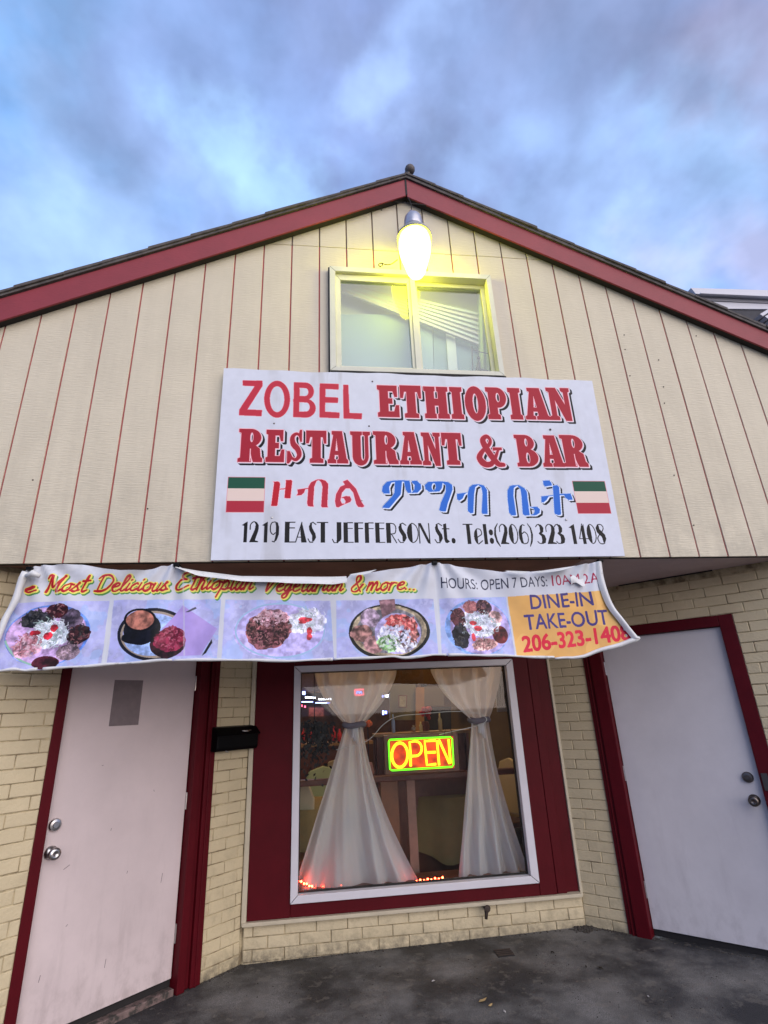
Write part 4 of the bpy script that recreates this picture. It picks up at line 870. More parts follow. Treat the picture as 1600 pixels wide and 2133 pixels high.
zr_ = [.0209+.0687*k for k in range(-1, 36)]; zr_ = [z for z in zr_ if z < 2.41]
wr = slab(WR, [(CR_-sC, DR[0]+.012, -.1, 2.41), (DR[3]-.012, CR_-.01, -.1, 2.41), (DR[0], DR[3], FZ-.01, 2.41)])
nb += brick_wall(WR, CR_-sC+.006, CR_-.01, zr_, (2.473, 2.560), [(DR[0], DR[3], FZ)], wr)
wc = slab(WC, [(XL, XR, -.1, .212)], t0=-.15, t1=.012)
T2 = lambda x, t, z: WC(x, t+.016, z)
nb += brick_wall(T2, XL+.004, XR-.004, [-.06, .005, .074, .143, .211], (1.281, 1.394), [], wc)
print('visible bricks', nb)
MB().box(XL-.012, XL+.022, -.02, .040, .212, 2.405, WC).build('corner_post', M['sillp'], B, bevel=.004)
MB().box(XR-.010, XR+.012, -.02, .020, .212, 2.405, WC).build('corner_post', M['sillp'], B, bevel=.004)
MB().box(XL-.002, XR-.01, -.02, .058, .2125, .236, WC).build('sill_ledge', M['sillp'], B, bevel=.004)
MB().box(-.35, XL, .02, .06, -.1, 2.41, lambda x, t, z: (x, .10+t*0+(.05 if t > .04 else 0), z)) if False else None
# front walls beyond the recess
MB().box(-1.6, CL/R2-.005, .015, .12, -.1, 2.40).build('front_wall', M['brick'], B); MB().box(CR_/R2+.005, 6.3, .015, .12, -.1, 2.40).build('front_wall', M['brick'], B)
# side walls and rear so the building stands closed
MB().box(-1.6, -1.5, .12, 7.9, -.1, 3.4).build('side_wall', M['brick'], B); MB().box(6.2, 6.3, .12, 7.9, -.1, 3.4).build('side_wall', M['brick'], B)

# red panels round the shop window
pw = (1.428, 3.222, .318, 1.900)
def rp(x0, x1, z0, z1, t, name='red_panel'): return MB().box(x0, x1, -.06, t, z0, z1, WC).build(name, M['trim'], B, bevel=.003)
rp(XL+.023, pw[0]-.001, .237, 2.403, .030); rp(pw[0]+.001, pw[1]-.001, .237, pw[2]-.001, .0295); rp(pw[0]+.001, pw[1]-.001, pw[3]+.001, 2.403, .0295)
rp(pw[1]+.001, 3.352, .237, 2.403, .030); rp(3.357, 3.430, .237, 2.403, .026); rp(3.431, XR-.011, .237, 2.403, .004)
# shop window
SW = thing_part = MB()
fr = MB()
gx0, gx1, gz0, gz1 = 1.479, 3.162, .366, 1.852
def mitre(mb, x0, x1, z0, z1, gx0, gx1, gz0, gz1, ta, tb, T):
    for P in ([(x0, z0), (x1, z0), (gx1, gz0), (gx0, gz0)], [(x0, z1), (gx0, gz1), (gx1, gz1), (x1, z1)], [(x0, z0), (gx0, gz0), (gx0, gz1), (x0, z1)], [(x1, z0), (x1, z1), (gx1, gz1), (gx1, gz0)]):
        c = (sum(p[0] for p in P)/4, sum(p[1] for p in P)/4); Q = [(p[0]+(c[0]-p[0])*.0008, p[1]+(c[1]-p[1])*.004) for p in P]
        mb.prism(Q, ta, tb, T)
mitre(fr, pw[0], pw[1], pw[2], pw[3], gx0, gx1, gz0, gz1, -.05, .048, WC)
win = fr.build('window', M['white_frame'], B, bevel=.003)
sp_ = MB(); mitre(sp_, gx0-.001, gx1+.001, gz0-.001, gz1+.001, gx0+.006, gx1-.006, gz0+.006, gz1-.006, -.045, -.008, WC); sp_.build('gasket', M['dark'], win)
MB().box(gx0, gx1, -.022, -.018, gz0, gz1, WC).build('pane', M['glass'], win)

# doors in the 45 degree walls
def door(T, a, b, m_, name_label, hinge_b, knobs, fo, fi, frame_hi, thr_m):
    """a..b clear door, fo outer edge of frame on the low side, fi outer edge on the high side"""
    d = MB().box(a+.003, b-.003, -.07, -.030, .075, DZ-.003, T).build('door', m_, B, bevel=.002)
    if name_label: d['label'] = name_label
    MB().box(a-.01, b+.01, -.078, -.071, .02, DZ+.01, T).build('door_backing', M['dark'], B)
    for kk, (s, z, r) in enumerate(knobs):
        c = lambda x, y, zz, s=s, z=z: T(s+x, -.030+zz, z+y)
        if r > .03: MB().lathe([(.034, 0), (.034, .006), (.018, .012), (.013, .020), (.013, .034), (.026, .044), (.031, .056), (.028, .068), (.012, .073), (.010, .070)], None, 24, c).build('knob', M['steel'] if thr_m == 'L' else M['dsteel'], d, smooth=True)
        else: MB().lathe([(.033, 0), (.033, .010), (.028, .018), (.016, .020), (.014, .024), (.004, .024)], None, 24, c).build('deadbolt', M['steel'] if thr_m == 'L' else M['dsteel'], d, smooth=False)
    for z in (.30, 1.03, 1.78):
        s = hinge_b; MB().tube([T(s, -.026, z-.05), T(s, -.026, z+.05)], .006, 8).build('hinge', M['steel'], d)
    return d
def trim(T, x0, x1, z0, z1, ta, tb): return MB().box(x0, x1, ta, tb, z0, z1, T).build('door_frame', M['trim'], B, bevel=.004)
dl = door(WL, DL[1], DL[2], M['door'], 'pale pink door with a grey plate and a steel knob and lock near its left edge', DL[2]+.001, [(.478, .888, .04), (.476, 1.022, .02)], DL[0], DL[3], 1, 'L')
trim(WL, DL[0], DL[1], .0, FZ, -.09, .006); trim(WL, DL[1], DL[2], DZ, FZ, -.09, .0055)
trim(WL, DL[2]+.004, 1.342, .0, FZ, -.09, .030); trim(WL, 1.343, 1.382, .0, FZ, -.09, .004); trim(WL, 1.383, DL[3], .0, FZ, -.09, .022)
MB().tube([WL(1.415, .024, .0), WL(1.415, .024, FZ)], .006, 8).build('door_frame', M['trim'], B)
dr = door(WR, DR[1], DR[2], M['door_grey'], 'pale grey door with a tarnished knob and lock near its right edge', DR[1]-.002, [(2.752, .896, .04), (2.747, 1.030, .02)], DR[0], DR[3], 1, 'R')
trim(WR, DR[2], DR[3], .02, FZ, -.09, .006); trim(WR, DR[1], DR[2], DZ, FZ, -.09, .0055)
trim(WR, DR[0], 1.868, .0, FZ, -.09, .020); trim(WR, 1.869, DR[1]-.001, .0, FZ, -.09, .034)
MB().tube([WR(1.846, .022, .0), WR(1.846, .022, FZ)], .007, 8).build('door_frame', M['trim'], B)
# strike plate on the right door frame
MB().box(2.828, 2.862, .004, .012, .96, 1.06, WR).build('strike_plate', M['dsteel'], B)
for T, a, b in ((WL, DL[1], DL[2]), (WR, DR[1], DR[2])):
    MB().box(a, b, -.08, .006, -.04, .032, T).build('threshold', mat('threshold_paint', (.22, .25, .25) if T is WR else (.16, .11, .10), .7, var=.3, vscale=14, dark=(.04, .035, .03), dscale=22, dpos=(.45, .58)), B, bevel=.004)
    MB().box(a, b, -.068, -.045, .033, .0745, T).build('door_gap_filler', M['dark'], B)  # near-black filler put in for the dark gap under the door
MB().box(.705, .893, -.0305, -.027, 1.520, 1.795, WL).build('plate', M['notice'], dl)
# scuffs on the doors are dirt in the paint; scratches
for s, z, ln, an in ((.575, .80, .035, .5), (.80, .945, .014, 1.4), (.93, .70, .014, 1.3), (.52, .32, .03, 1.4), (.70, 1.30, .010, .3), (1.05, 1.12, .012, 2.0), (.62, .52, .012, .8), (1.16, .62, .05, 1.45), (.86, .28, .04, 1.5)):
    MB().box(-ln/2, ln/2, -.0302, -.0294, -.0015, .0015, lambda x, y, zz, s=s, z=z, an=an: WL(s+x*math.cos(an)-zz*math.sin(an), y, z+x*math.sin(an)+zz*math.cos(an))).build('scratch', M['notice'], dl)

# upper slider window
uw = MB(); YF = -.045
Tw = lambda x, y, z: (x, y, z)
g = [(1.778, 2.270), (2.352, 2.848)]; gz = (3.752, 4.492)
mitre(uw, WX0-.006, WX1+.006, WZ0-.006, WZ1+.004, WX0+.036, WX1-.030, WZ0+.028, WZ1-.040, YF, .06, Tw)
upw = uw.build('window', M['alu'], B, bevel=.002)
sash = MB(); mitre(sash, WX0+.037, 2.318, WZ0+.029, WZ1-.041, g[0][0], g[0][1], gz[0], gz[1]+.01, -.018, .02, Tw); sash.build('sash', M['alu'], upw, bevel=.002)
sash = MB(); mitre(sash, 2.296, WX1-.031, WZ0+.029, WZ1-.041, g[1][0], g[1][1], gz[0]-.006, gz[1]+.03, .0205, .05, Tw); sash.build('sash', M['alu'], upw, bevel=.002)
MB().box(2.292, 2.330, -.030, -.0185, WZ0+.029, WZ1-.041).build('meeting_rail', M['alu'], upw, bevel=.002)
MB().box(g[0][0], g[0][1], .0, .004, gz[0], gz[1]+.01).build('pane', M['glass_up'], upw)
MB().box(g[1][0], g[1][1], .034, .038, gz[0]-.006, gz[1]+.03).build('pane', M['glass_up'], upw)
MB().box(WX0-.002, WX1+.016, -.040, -.0015, WZ0-.024, WZ0-.0065).build('frame_shadow_strip', M['dark'], B)  # near-black strip put in for the shadow line under the frame
MB().box(WX0-.016, WX0-.0065, -.035, -.0015, WZ0-.006, WZ1).build('frame_shadow_strip', M['dark'], B)  # same shadow strip down the left side of the frame
# attic behind it: pale boards added close to the glass to brighten the panes
MB().box(1.0, 3.6, .22, .24, 3.4, 5.0).build('attic_wall', M['grey_plank'], B)
MB().box(1.0, 3.6, .11, .30, 3.35, 3.40).build('attic_floor', M['room_dark'], B)
def pq(p, Y, th=.012): return MB().prism([(q[0], q[2]) for q in [at(a, c, (0, 1, 0), Y) for a, c in p]], Y, Y+th)
pq([(700, 655), (842, 655), (900, 668), (905, 800), (690, 800)], .17).build('added_blue_board', M['added_blue_board'], B)
pq([(902, 668), (1000, 700), (1010, 800), (905, 800)], .185).build('added_blue_board', mat('slate_blue_board', (.26, .37, .46), .6, var=.08), B)
pq([(928, 672), (946, 676), (956, 800), (936, 800)], .165).build('curtain_strip', M['grey_plank'], B)
for k in range(7):
    pq([(712+k*9, 606-k*.6), (997, 717-k*10.2), (997, 712.5-k*10.2), (717+k*9, 602.5-k*.6)], .120+.002*k, .02).build('ceiling_plank', M['white_frame'] if k in (0, 2, 5) else M['grey_plank'], B)
MB().grid(lambda u, v: tuple(np.array(at(1000-22*(1-v)*0+(26)*u-8*v*(1-u), 590+210*(1-v), (0, 1, 0), .13))+np.array([0, .012*math.sin(u*16), 0])), 20, 6).build('attic_curtain', M['curtain_green'], B, smooth=True)
fg = thing('figurine', 'small dark figurine standing in the lower right corner of the upper window', 'figurine', tuple(at(997, 774, (0, 1, 0), .085)))
fp = lambda x, y: tuple(at(x, y, (0, 1, 0), .085))
MB().tube([fp(985, 776), fp(984, 745), fp(983, 722)], .005, 6).build('post', M['figurine'], fg)
MB().tube([fp(994, 775), fp(997, 765), fp(998, 756), fp(997, 750)], [.020, .016, .012, .006], 8).build('body', M['figurine'], fg, smooth=True)
MB().ball(fp(997, 746), .013, 8).build('head', M['figurine'], fg, smooth=True)
MB().tube([fp(999, 770), fp(1008, 772), fp(1016, 774)], [.014, .010, .012], 8).build('legs', M['figurine'], fg, smooth=True)
MB().tube([fp(985, 728), fp(1000, 733), fp(1022, 738)], .004, 6).build('rod', M['figurine'], fg)

# ================================================================== SIGN, BANNER
cv = paint_sign()
sb = MB()
def sfn(u, v):
    x0 = 1.006+(1.016-1.006)*(1-v); x1 = 3.553-(3.553-3.524)*(1-v); x = x0+(x1-x0)*u
    z = 2.381+1.296*v; z += (.004*math.sin(x*7)+.003*math.sin(x*19))*(1 if v == 1 else 0); y = -.040-.004*math.sin(u*5+1)*math.sin(v*3)
    return (x, y, z)
sb.grid(sfn, 40, 12)
face = sb.build('sign_board', print_mat('sign_paint', cv, .45)); set_uv(face, cv)
sm = face.modifiers.new('solid', 'SOLIDIFY'); sm.thickness = .012; sm.offset = 0
tag(face, 'large white hand-painted restaurant sign with red, blue and black lettering below the upper window', 'sign')
for px_, py_ in ((571, 882), (769, 887), (776, 794), (1147, 894), (566, 1078), (1180, 1082), (754, 1042)):
    P = at(px_, py_, (0, 1, 0), -.05); r = .0075 if px_ not in (754, 776, 769) else .006
    MB().lathe([(r, 0), (r, .004), (r*.7, .008), (r*.2, .009)], None, 10, lambda x, y, z: (P[0]+x, -.043-z, P[2]+y)).build('screw', M['steel'] if py_ > 1000 else M['dsteel'], face, smooth=True)

cvb = paint_banner(); YB = -.035
top = [(56, 1187), (75, 1180), (100, 1177), (170, 1175), (215, 1183), (250, 1188), (300, 1187), (335, 1180), (362, 1176), (385, 1186), (430, 1196), (480, 1202), (560, 1205), (640, 1206), (700, 1207), (724, 1206), (728, 1196), (760, 1194), (800, 1189), (850, 1181), (905, 1172), (940, 1177), (1000, 1186), (1050, 1192), (1060, 1189), (1100, 1191), (1150, 1187), (1200, 1178), (1245, 1171)]
bot = [(0-28, 1401), (0, 1399), (40, 1396), (58, 1398), (150, 1391), (250, 1384), (330, 1378), (450, 1376), (600, 1378), (700, 1374), (820, 1369), (840, 1372), (900, 1366), (1000, 1366), (1080, 1368), (1140, 1371), (1190, 1369), (1215, 1364), (1240, 1356), (1296, 1338), (1314, 1333)]
tp = [at(x, y, (0, 1, 0), YB) for x, y in top]; bt = [at(x, y, (0, 1, 0), YB) for x, y in bot]
tz = lerp_pts([p[0] for p in tp], [p[2] for p in tp]); bz = lerp_pts([p[0] for p in bt], [p[2] for p in bt])
TX0, TX1, BX0, BX1 = tp[0][0], tp[-1][0], bt[0][0], bt[-1][0]
HK = [at(x, y, (0, 1, 0), YB)[0] for x, y in ((62, 1190), (368, 1178), (905, 1172), (1245, 1171))]
def ban(u, v, off=0.0):      # v: 0 bottom .. 1 top
    # right edge bows inward
    xt = TX0+(TX1-TX0)*u; xb = BX0+(BX1-BX0)*u; vv = v
    bow = -.055*math.sin(math.pi*v)*max(0, (u-.9)/.1)
    x = xb+(xt-xb)*vv+bow; z = bz(xb)+(tz(xt)-bz(xb))*vv
    y = YB
    for h in HK:             # folds fanning out below each fixing
        d = (x-h); dn = (2.40-z)
        y += .014*math.exp(-(dn/.35)**2)*math.cos(14*math.atan2(d, dn+.05))*math.exp(-(d/.4)**2)
    y += .010*math.sin(x*5.1+z*3)*(1-vv)+.004*math.sin(x*17+z*9)+.0025*math.sin(x*41-z*23)
    y += -.018*(1-vv)**2*(.6+.4*math.sin(x*2.2))
    if u > .93: y += -.022*((u-.93)/.07)**2*(1-.3*v)
    return (x, min(y, -.016)-off, z)
b0 = MB(); b0.grid(ban, 220, 26)
BN = thing('banner', 'long torn vinyl banner with food photos, opening hours and phone number below the siding', 'banner', (1.7, YB, 2.38))
cloth = b0.build('cloth', print_mat('banner_print', cvb, .42), BN, smooth=True); set_uv(cloth, cvb)
def strip(pts_uv, r, name, n=8, flat=.5, off=.004):
    P = [ban(u, v, off) for u, v in pts_uv]; mb = MB(); mb.tube(P, r, n); return mb.build(name, M['vinyl_white'], BN, smooth=True)
random.seed(3)
for ua, ub in ((.0, .070), (.078, .26), (.262, .50), (.502, .68), (.683, .86)):
    k = 30; strip([(ua+(ub-ua)*i/k, .006+.003*math.sin(i*.5)) for i in range(k+1)], [.007+.0018*math.sin(i*.5+ua*20) for i in range(k+1)], 'bottom_hem')
strip([(.86+.14*i/14, -.01+.006*math.sin(i)) for i in range(15)]+[(1.006, .01)], [.006+.010*(i/15) for i in range(15)]+[.008], 'bottom_hem', off=.01)
# rolled left edge: a tapering roll from the top fixing down to the lower corner
P = [ban(.004, 1-.045-.95*i/16, .030) for i in range(17)]
MB().tube([(p[0]-.004*math.sin(i), p[1], p[2]) for i, p in enumerate(P)], [.020-.008*i/16+.001*math.sin(i*1.7) for i in range(17)], 12).build('rolled_edge', M['vinyl_white'], BN, smooth=True)
c0 = at(62, 1196, (0, 1, 0), -.08); MB().tube([(c0[0]-.02, -.075, c0[2]-.01), (c0[0]+.015, -.085, c0[2]+.004), (c0[0]+.05, -.078, c0[2]-.012)], [.010, .018, .012], 10).build('rolled_edge', M['vinyl_white'], BN, smooth=True)
# curled right edge
mb = MB(); mb.grid(lambda u, v: tuple(np.array(ban(.998, v, .0))+np.array([-.020+.045*u, -.012-.022*math.sin(u*3.1), 0.004*math.sin(v*12)])), 6, 24); mb.build('curled_edge', M['vinyl_white'], BN, smooth=True)
# top edge folded forward with its white back showing, from the second fixing to the tear
xa = at(368, 1182, (0, 1, 0), -.06)[0]; xb = at(722, 1200, (0, 1, 0), -.06)[0]
fold_hi = lerp_pts([xa, xa+.12, xa+.35, xa+.8, xb-.08, xb], [at(368, 1180, (0, 1, 0), -.075)[2], at(400, 1188, (0, 1, 0), -.075)[2], at(470, 1199, (0, 1, 0), -.075)[2], at(600, 1201, (0, 1, 0), -.075)[2], at(700, 1200, (0, 1, 0), -.075)[2], at(722, 1199, (0, 1, 0), -.075)[2]])
fold_lo = lerp_pts([xa, xa+.12, xa+.35, xa+.8, xb-.08, xb], [at(368, 1183, (0, 1, 0), -.075)[2], at(400, 1200, (0, 1, 0), -.075)[2], at(470, 1212, (0, 1, 0), -.075)[2], at(600, 1219, (0, 1, 0), -.075)[2], at(700, 1218, (0, 1, 0), -.075)[2], at(722, 1214, (0, 1, 0), -.075)[2]])
mb = MB()
def ff(u, v):
    x = xa+(xb-xa)*u; a, b = fold_hi(x), fold_lo(x)
    return (x, -.045-.045*math.sin(v*1.57)-.006*math.sin(u*25)*v, a+.004+(b-a-.004)*v)
mb.grid(ff, 50, 6); mb.build('folded_edge', M['vinyl_white'], BN, smooth=True)
# lifted scraps on the top edge
for x0, y0, x1, y1 in ((728, 1198, 785, 1188), (1052, 1190, 1105, 1192), (1105, 1194, 1200, 1180)):
    A = at(x0, y0, (0, 1, 0), -.07); C2 = at(x1, y1, (0, 1, 0), -.07)
    MB().grid(lambda u, v: (A[0]+(C2[0]-A[0])*u, -.055-.03*v*math.sin(u*3.1)-.01, A[2]+(C2[2]-A[2])*u+.006-.022*v*math.sin(u*3.1)), 10, 3).build('torn_flap', M['vinyl_white'], BN, smooth=True)
P = at(1203, 1211, (0, 1, 0), -.06); MB().grid(lambda u, v: (P[0]-.045+.09*u, -.060-.012*math.sin(u*3.1+v*2), P[2]-.02+.045*v+.012*math.sin(u*6)), 6, 4).build('torn_flap', M['vinyl_white'], BN, smooth=True)
for x, y in ((368, 1177), (905, 1172), (1250, 1168), (62, 1184)):
    P = at(x, y, (0, 1, 0), -.05); MB().box(P[0]-.016, P[0]+.016, -.062, .012, P[2]-.010, P[2]+.008).build('clip', M['black'], BN, bevel=.003)

# ================================================================== SMALL THINGS OUTSIDE
# lamp under the peak
LX, LY = 2.312, -.20
lamp = thing('wall_lamp', 'big lit yellow-white bulb in a grey metal cap hanging under the gable peak', 'lamp', (LX, LY, 4.98))
Tl = lambda x, y, z: (LX+x+.012*(z-4.8), LY+y, z)
MB().lathe([(.002, 4.995), (.028, 4.992), (.033, 4.975), (.050, 4.965), (.062, 4.945), (.069, 4.91), (.072, 4.87), (.073, 4.845), (.070, 4.835)], None, 24, Tl).build('socket_cap', M['cap'], lamp, smooth=True)
MB().lathe([(.070, 4.834), (.080, 4.826), (.100, 4.800), (.122, 4.768), (.127, 4.742), (.121, 4.742), (.110, 4.765), (.060, 4.79)], None, 24, Tl).build('collar', M['collar'], lamp, smooth=True)
prof = [(.088, 4.775), (.104, 4.755), (.115, 4.71), (.117, 4.665), (.112, 4.61), (.100, 4.56), (.086, 4.51), (.074, 4.465), (.064, 4.43), (.050, 4.405), (.026, 4.390), (.002, 4.386)]
MB().lathe(prof, None, 28, Tl).build('bulb', M['bulb'], lamp, smooth=True)
MB().tube([(LX, LY, 4.98), (LX-.004, LY+.02, 5.04), (LX, LY+.10, 5.07), (LX, -.004, 5.07)], .011, 8).build('bracket', M['cap'], lamp, smooth=True)
wire = lambda name, pts, r, label, cat: tag(MB().tube(spline(pts, 8), r, 6).build(name, M['dark'], None, smooth=True), label, cat)
P = at(852, 424, (0, 1, 0), -.07); Q = at(800, 419, (0, 1, 0), -.02); Rr = at(935, 438, (0, 1, 0), -.02)
wire('cable', [tuple(Q), tuple(at(845, 423, (0, 1, 0), -.05)), tuple(P), tuple(at(890, 428, (0, 1, 0), -.05)), tuple(Rr)], .0045, 'thin black cable stretched across the siding just under the gable peak', 'cable')
wire('wire', [tuple(at(x, y, (0, 1, 0), yy)) for x, y, yy in ((848, 408, -.05), (856, 424, -.075), (857, 440, -.08), (854, 460, -.06), (848, 480, -.03), (847, 500, -.012))], .0035, 'thin loose wire dropping from the gable peak beside the lamp cap', 'wire')
wire('wire_hook', [tuple(at(x, y, (0, 1, 0), -.03)) for x, y in ((828, 541), (815, 550), (803, 551), (795, 548), (789, 551), (792, 555), (797, 552), (795, 548))], .004, 'small curled wire hook on the siding left of the lit bulb', 'wire')
rk = thing('roof_knob', 'small round dark knob standing on the very top of the gable roof', 'ornament', (AX+.04, -.03, 5.60))
MB().tube([(AX+.025, -.03, 5.57), (AX+.035, -.03, 5.66)], .016, 8).build('stem', M['dsteel'], rk); MB().ball((AX+.05, -.03, 5.69), .042, 12).build('ball', mat('weathered_metal', (.10, .085, .08), .6, var=.3, vscale=40), rk, smooth=True)
# mailbox across the left brick column
mbx = thing('mailbox', 'black metal mailbox mounted on the narrow brick column left of the shop window', 'mailbox', WL(1.53, .0, 1.40))
Tm = lambda x, y, z: WL(1.590+x, .012+y, 1.318+z)
pr = [(0, 0), (.075, 0), (.088, .02), (.092, .10), (.080, .125), (.045, .155), (0, .165)]
mb = MB(); i = len(mb.v); n = len(pr); W2 = .178
for sx in (-W2, W2):
    for (y, z) in pr: mb.v.append(Tm(sx, y, z))
mb.f.append(tuple(range(n))); mb.f.append(tuple(reversed(range(n, 2*n))))
for k in range(n): mb.f.append((k, (k+1) % n, n+(k+1) % n, n+k))
mb.build('box', M['black'], mbx, bevel=.006, seg=3)
MB().hexa([Tm(-W2-.006, .050, .150), Tm(W2+.006, .050, .150), Tm(W2+.006, .104, .098), Tm(-W2-.006, .104, .098), Tm(-W2-.006, .052, .158), Tm(W2+.006, .052, .158), Tm(W2+.006, .110, .104), Tm(-W2-.006, .110, .104)]).build('lid', M['black'], mbx, bevel=.004)
MB().tube([Tm(.02, .100, .128), Tm(.06, .108, .124), Tm(.10, .100, .128)], [.003, .006, .003], 8).build('handle', M['steel'], mbx, smooth=True)
MB().tube([Tm(-.10, .08, .0), Tm(-.08, .088, -.006)], .005, 8).build('latch', M['steel'], mbx)
# hose bib
P = at(1010, 1888, (0, 1, 0), YC-.03)
fc = thing('water_tap', 'small rusty outdoor water tap sticking out of the low brick wall under the shop window', 'tap', (P[0], YC, P[2]))
MB().tube([(P[0], YC, P[2]), (P[0], YC-.06, P[2]), (P[0]-.004, YC-.075, P[2]-.02), (P[0]-.012, YC-.08, P[2]-.06)], [.013, .014, .014, .010], 10).build('spout', M['rust'], fc, smooth=True)
MB().lathe([(.020, 0), (.024, .008), (.020, .016), (.006, .018)], None, 10, lambda x, y, z: (P[0]+x, YC-.085-z, P[2]+y+.004)).build('handle', M['rust'], fc)
# drain
P = at(1050, 1985, (0, 0, 1), .02); gz_ = ground_z(P[0], 0)
dn = thing('drain_grate', 'small square dark drain grate set in the asphalt in front of the shop window', 'drain', (P[0], P[1], gz_))
MB().box(P[0]-.055, P[0]+.055, P[1]-.055, P[1]+.055, gz_-.02, gz_+.004).build('pit', M['dark'], dn)
for k in range(4): MB().box(P[0]-.055, P[0]+.055, P[1]-.043+k*.027, P[1]-.035+k*.027, gz_+.004, gz_+.008).build('bar', M['rust'], dn)
# dirt and grit gathered along the foot of the walls
rd = random.Random(21); db = MB()
def grit(P, s):
    z = ground_z(P[0], P[1]); db.lathe([(s*.9, -.002), (s, s*.3), (s*.5, s*.7), (.0005, s*.75)], (P[0], P[1], z), 5)
for k in range(520):
    r = rd.random(); t = abs(rd.gauss(0, .012))+.012
    if r < .3: P = WL(rd.uniform(DL[3], 1.77), t, 0)
    elif r < .62: P = WC(rd.uniform(XL, XR), t+.02, 0)
    elif r < .85: P = WR(rd.uniform(1.52, 1.84), t, 0)
    else: P = WR(rd.uniform(1.97, 2.8), t+.0, 0)
    grit(P, rd.uniform(.002, .007))
for k in range(70): grit((XR-.03+rd.gauss(0, .035), YC-.07+rd.gauss(0, .03), 0), rd.uniform(.006, .016))
for k in range(400): grit((rd.uniform(.3, 4.6), rd.uniform(-.6, 1.2), 0), rd.uniform(.0015, .0045))
tag(db.build('grit', mat('dark_grit', (.05, .043, .036), .9, var=.5, vscale=60)), 'dark grit and dirt gathered along the foot of the brick walls', 'dirt', None, 'stuff')
# leaves and rubbish specks on the ground
rgx = random.Random(5)
leafm = [mat('dry_leaf_yellow', (.36, .25, .11), .8, var=.2), mat('dry_leaf_dark', (.022, .018, .012), .8), mat('paper_scrap', (.40, .38, .36), .8)]
def leaf(x, y, s, m_, label):
    P = at(x, y, (0, 0, 1), .012); z = ground_z(P[0], P[1])+.004; a = rgx.uniform(0, 6); mb = MB()
    pts = [(math.cos(a+t)*s*(1 if abs(math.sin(t)) < .5 else .45), math.sin(a+t)*s*(1 if abs(math.sin(t)) < .5 else .45)) for t in [k*math.pi/4 for k in range(8)]]
    i = 0; mb.v = [(P[0], P[1], z+.008)]+[(P[0]+p[0], P[1]+p[1], z+rgx.uniform(0, .006)) for p in pts]; mb.f = [(0, 1+k, 1+(k+1) % 8) for k in range(8)]
    tag(mb.build('fallen_leaf', m_), label, 'leaf', 'fallen leaves and scraps on the asphalt')
leaf(1006, 2088, .035, leafm[0], 'larger yellow dry leaf on the asphalt, left one of the yellow pair')
leaf(1022, 2098, .022, leafm[0], 'smaller yellow dry leaf, right of the other yellow one near the bottom edge')
leaf(1052, 2112, .014, leafm[2], 'tiny pale paper scrap lying nearest to the yellow leaves on the asphalt')
leaf(1252, 2024, .026, leafm[1], 'dark brown leaf lying alone on the asphalt in front of the right brick column')
leaf(1222, 2021, .014, leafm[1], 'tiny dark leaf left of the lone dark brown leaf on the asphalt')
leaf(903, 2046, .014, leafm[2], 'tiny pale paper scrap on the asphalt in front of the shop window')
leaf(1152, 1990, .020, leafm[1], 'dark leaf on the asphalt right of the drain grate')
leaf(1352, 2085, .010, leafm[2], 'tiny pale scrap on the asphalt in front of the right door')

# ================================================================== NEIGHBOUR HOUSE at upper right
nbh = thing('neighbour_house', 'tall neighbouring house with white roof trim showing above the right roof slope', 'building', (20, 14, 0))
d0 = 9.0
def np_(x, y): return at(x, y, (0, 1, 0), d0)
def nband(pts, y0, y1, m_, name): MB().prism([(p[0], p[2]) for p in [np_(*q) for q in pts]], y0, y1).build(name, M[m_], nbh)
nband([(1433, 607), (1443, 619), (1760, 633), (1750, 616)], d0-.15, d0+8, 'nb_white', 'gutter')
nband([(1443, 620), (1450, 627), (1760, 641), (1760, 634)], d0-.05, d0+8, 'nb_grey', 'soffit')
nband([(1450, 619.5), (1450, 621.5), (1760, 635), (1760, 632.5)], d0-.22, d0-.16, 'nb_white', 'gutter')
nband([(1460, 628), (1466, 643.5), (1760, 646), (1760, 641)], d0-.02, d0+8, 'nb_white', 'fascia')
nband([(1466, 644), (1480, 830), (1800, 830), (1760, 646.5)], d0+.02, d0+8, 'nb_dark', 'wall')
for k in range(3): nband([(1568+10*k, 668+5*k), (1574+10*k, 672+5*k), (1640+10*k, 630+5*k), (1636+10*k, 626+5*k)], d0-.3, d0-.02, 'nb_white', 'stair_rail')
MB().box(14, 30, d0+.1, d0+8, 0, 11.2).build('wall', M['nb_dark'], nbh)
# ================================================================== RESTAURANT ROOM seen through the shop window
RM = B
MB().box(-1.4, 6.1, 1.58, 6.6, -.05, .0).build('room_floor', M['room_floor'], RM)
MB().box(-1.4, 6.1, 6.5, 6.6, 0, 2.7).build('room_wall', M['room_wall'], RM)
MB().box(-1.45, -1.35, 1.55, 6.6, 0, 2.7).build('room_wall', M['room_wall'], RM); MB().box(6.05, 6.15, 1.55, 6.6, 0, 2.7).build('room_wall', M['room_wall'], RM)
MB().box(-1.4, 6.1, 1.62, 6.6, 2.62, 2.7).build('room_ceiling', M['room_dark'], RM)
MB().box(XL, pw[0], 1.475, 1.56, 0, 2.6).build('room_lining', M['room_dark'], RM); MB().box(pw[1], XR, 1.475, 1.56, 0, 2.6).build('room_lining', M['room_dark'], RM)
MB().box(pw[0], pw[1], 1.475, 1.80, .27, .335).build('window_board', M['wood'], RM)
def pt(x, y, Y): return at(x, y, (0, 1, 0), Y)
def wq(p, Y, th=.02):     # polygon of photograph pixels on the plane y=Y, thickness th
    return MB().prism([(q[0], q[2]) for q in [pt(a, b, Y) for a, b in p]], Y, Y+th)
def rect(x0, y0, x1, y1): return [(x0, y0), (x1, y0), (x1, y1), (x0, y1)]
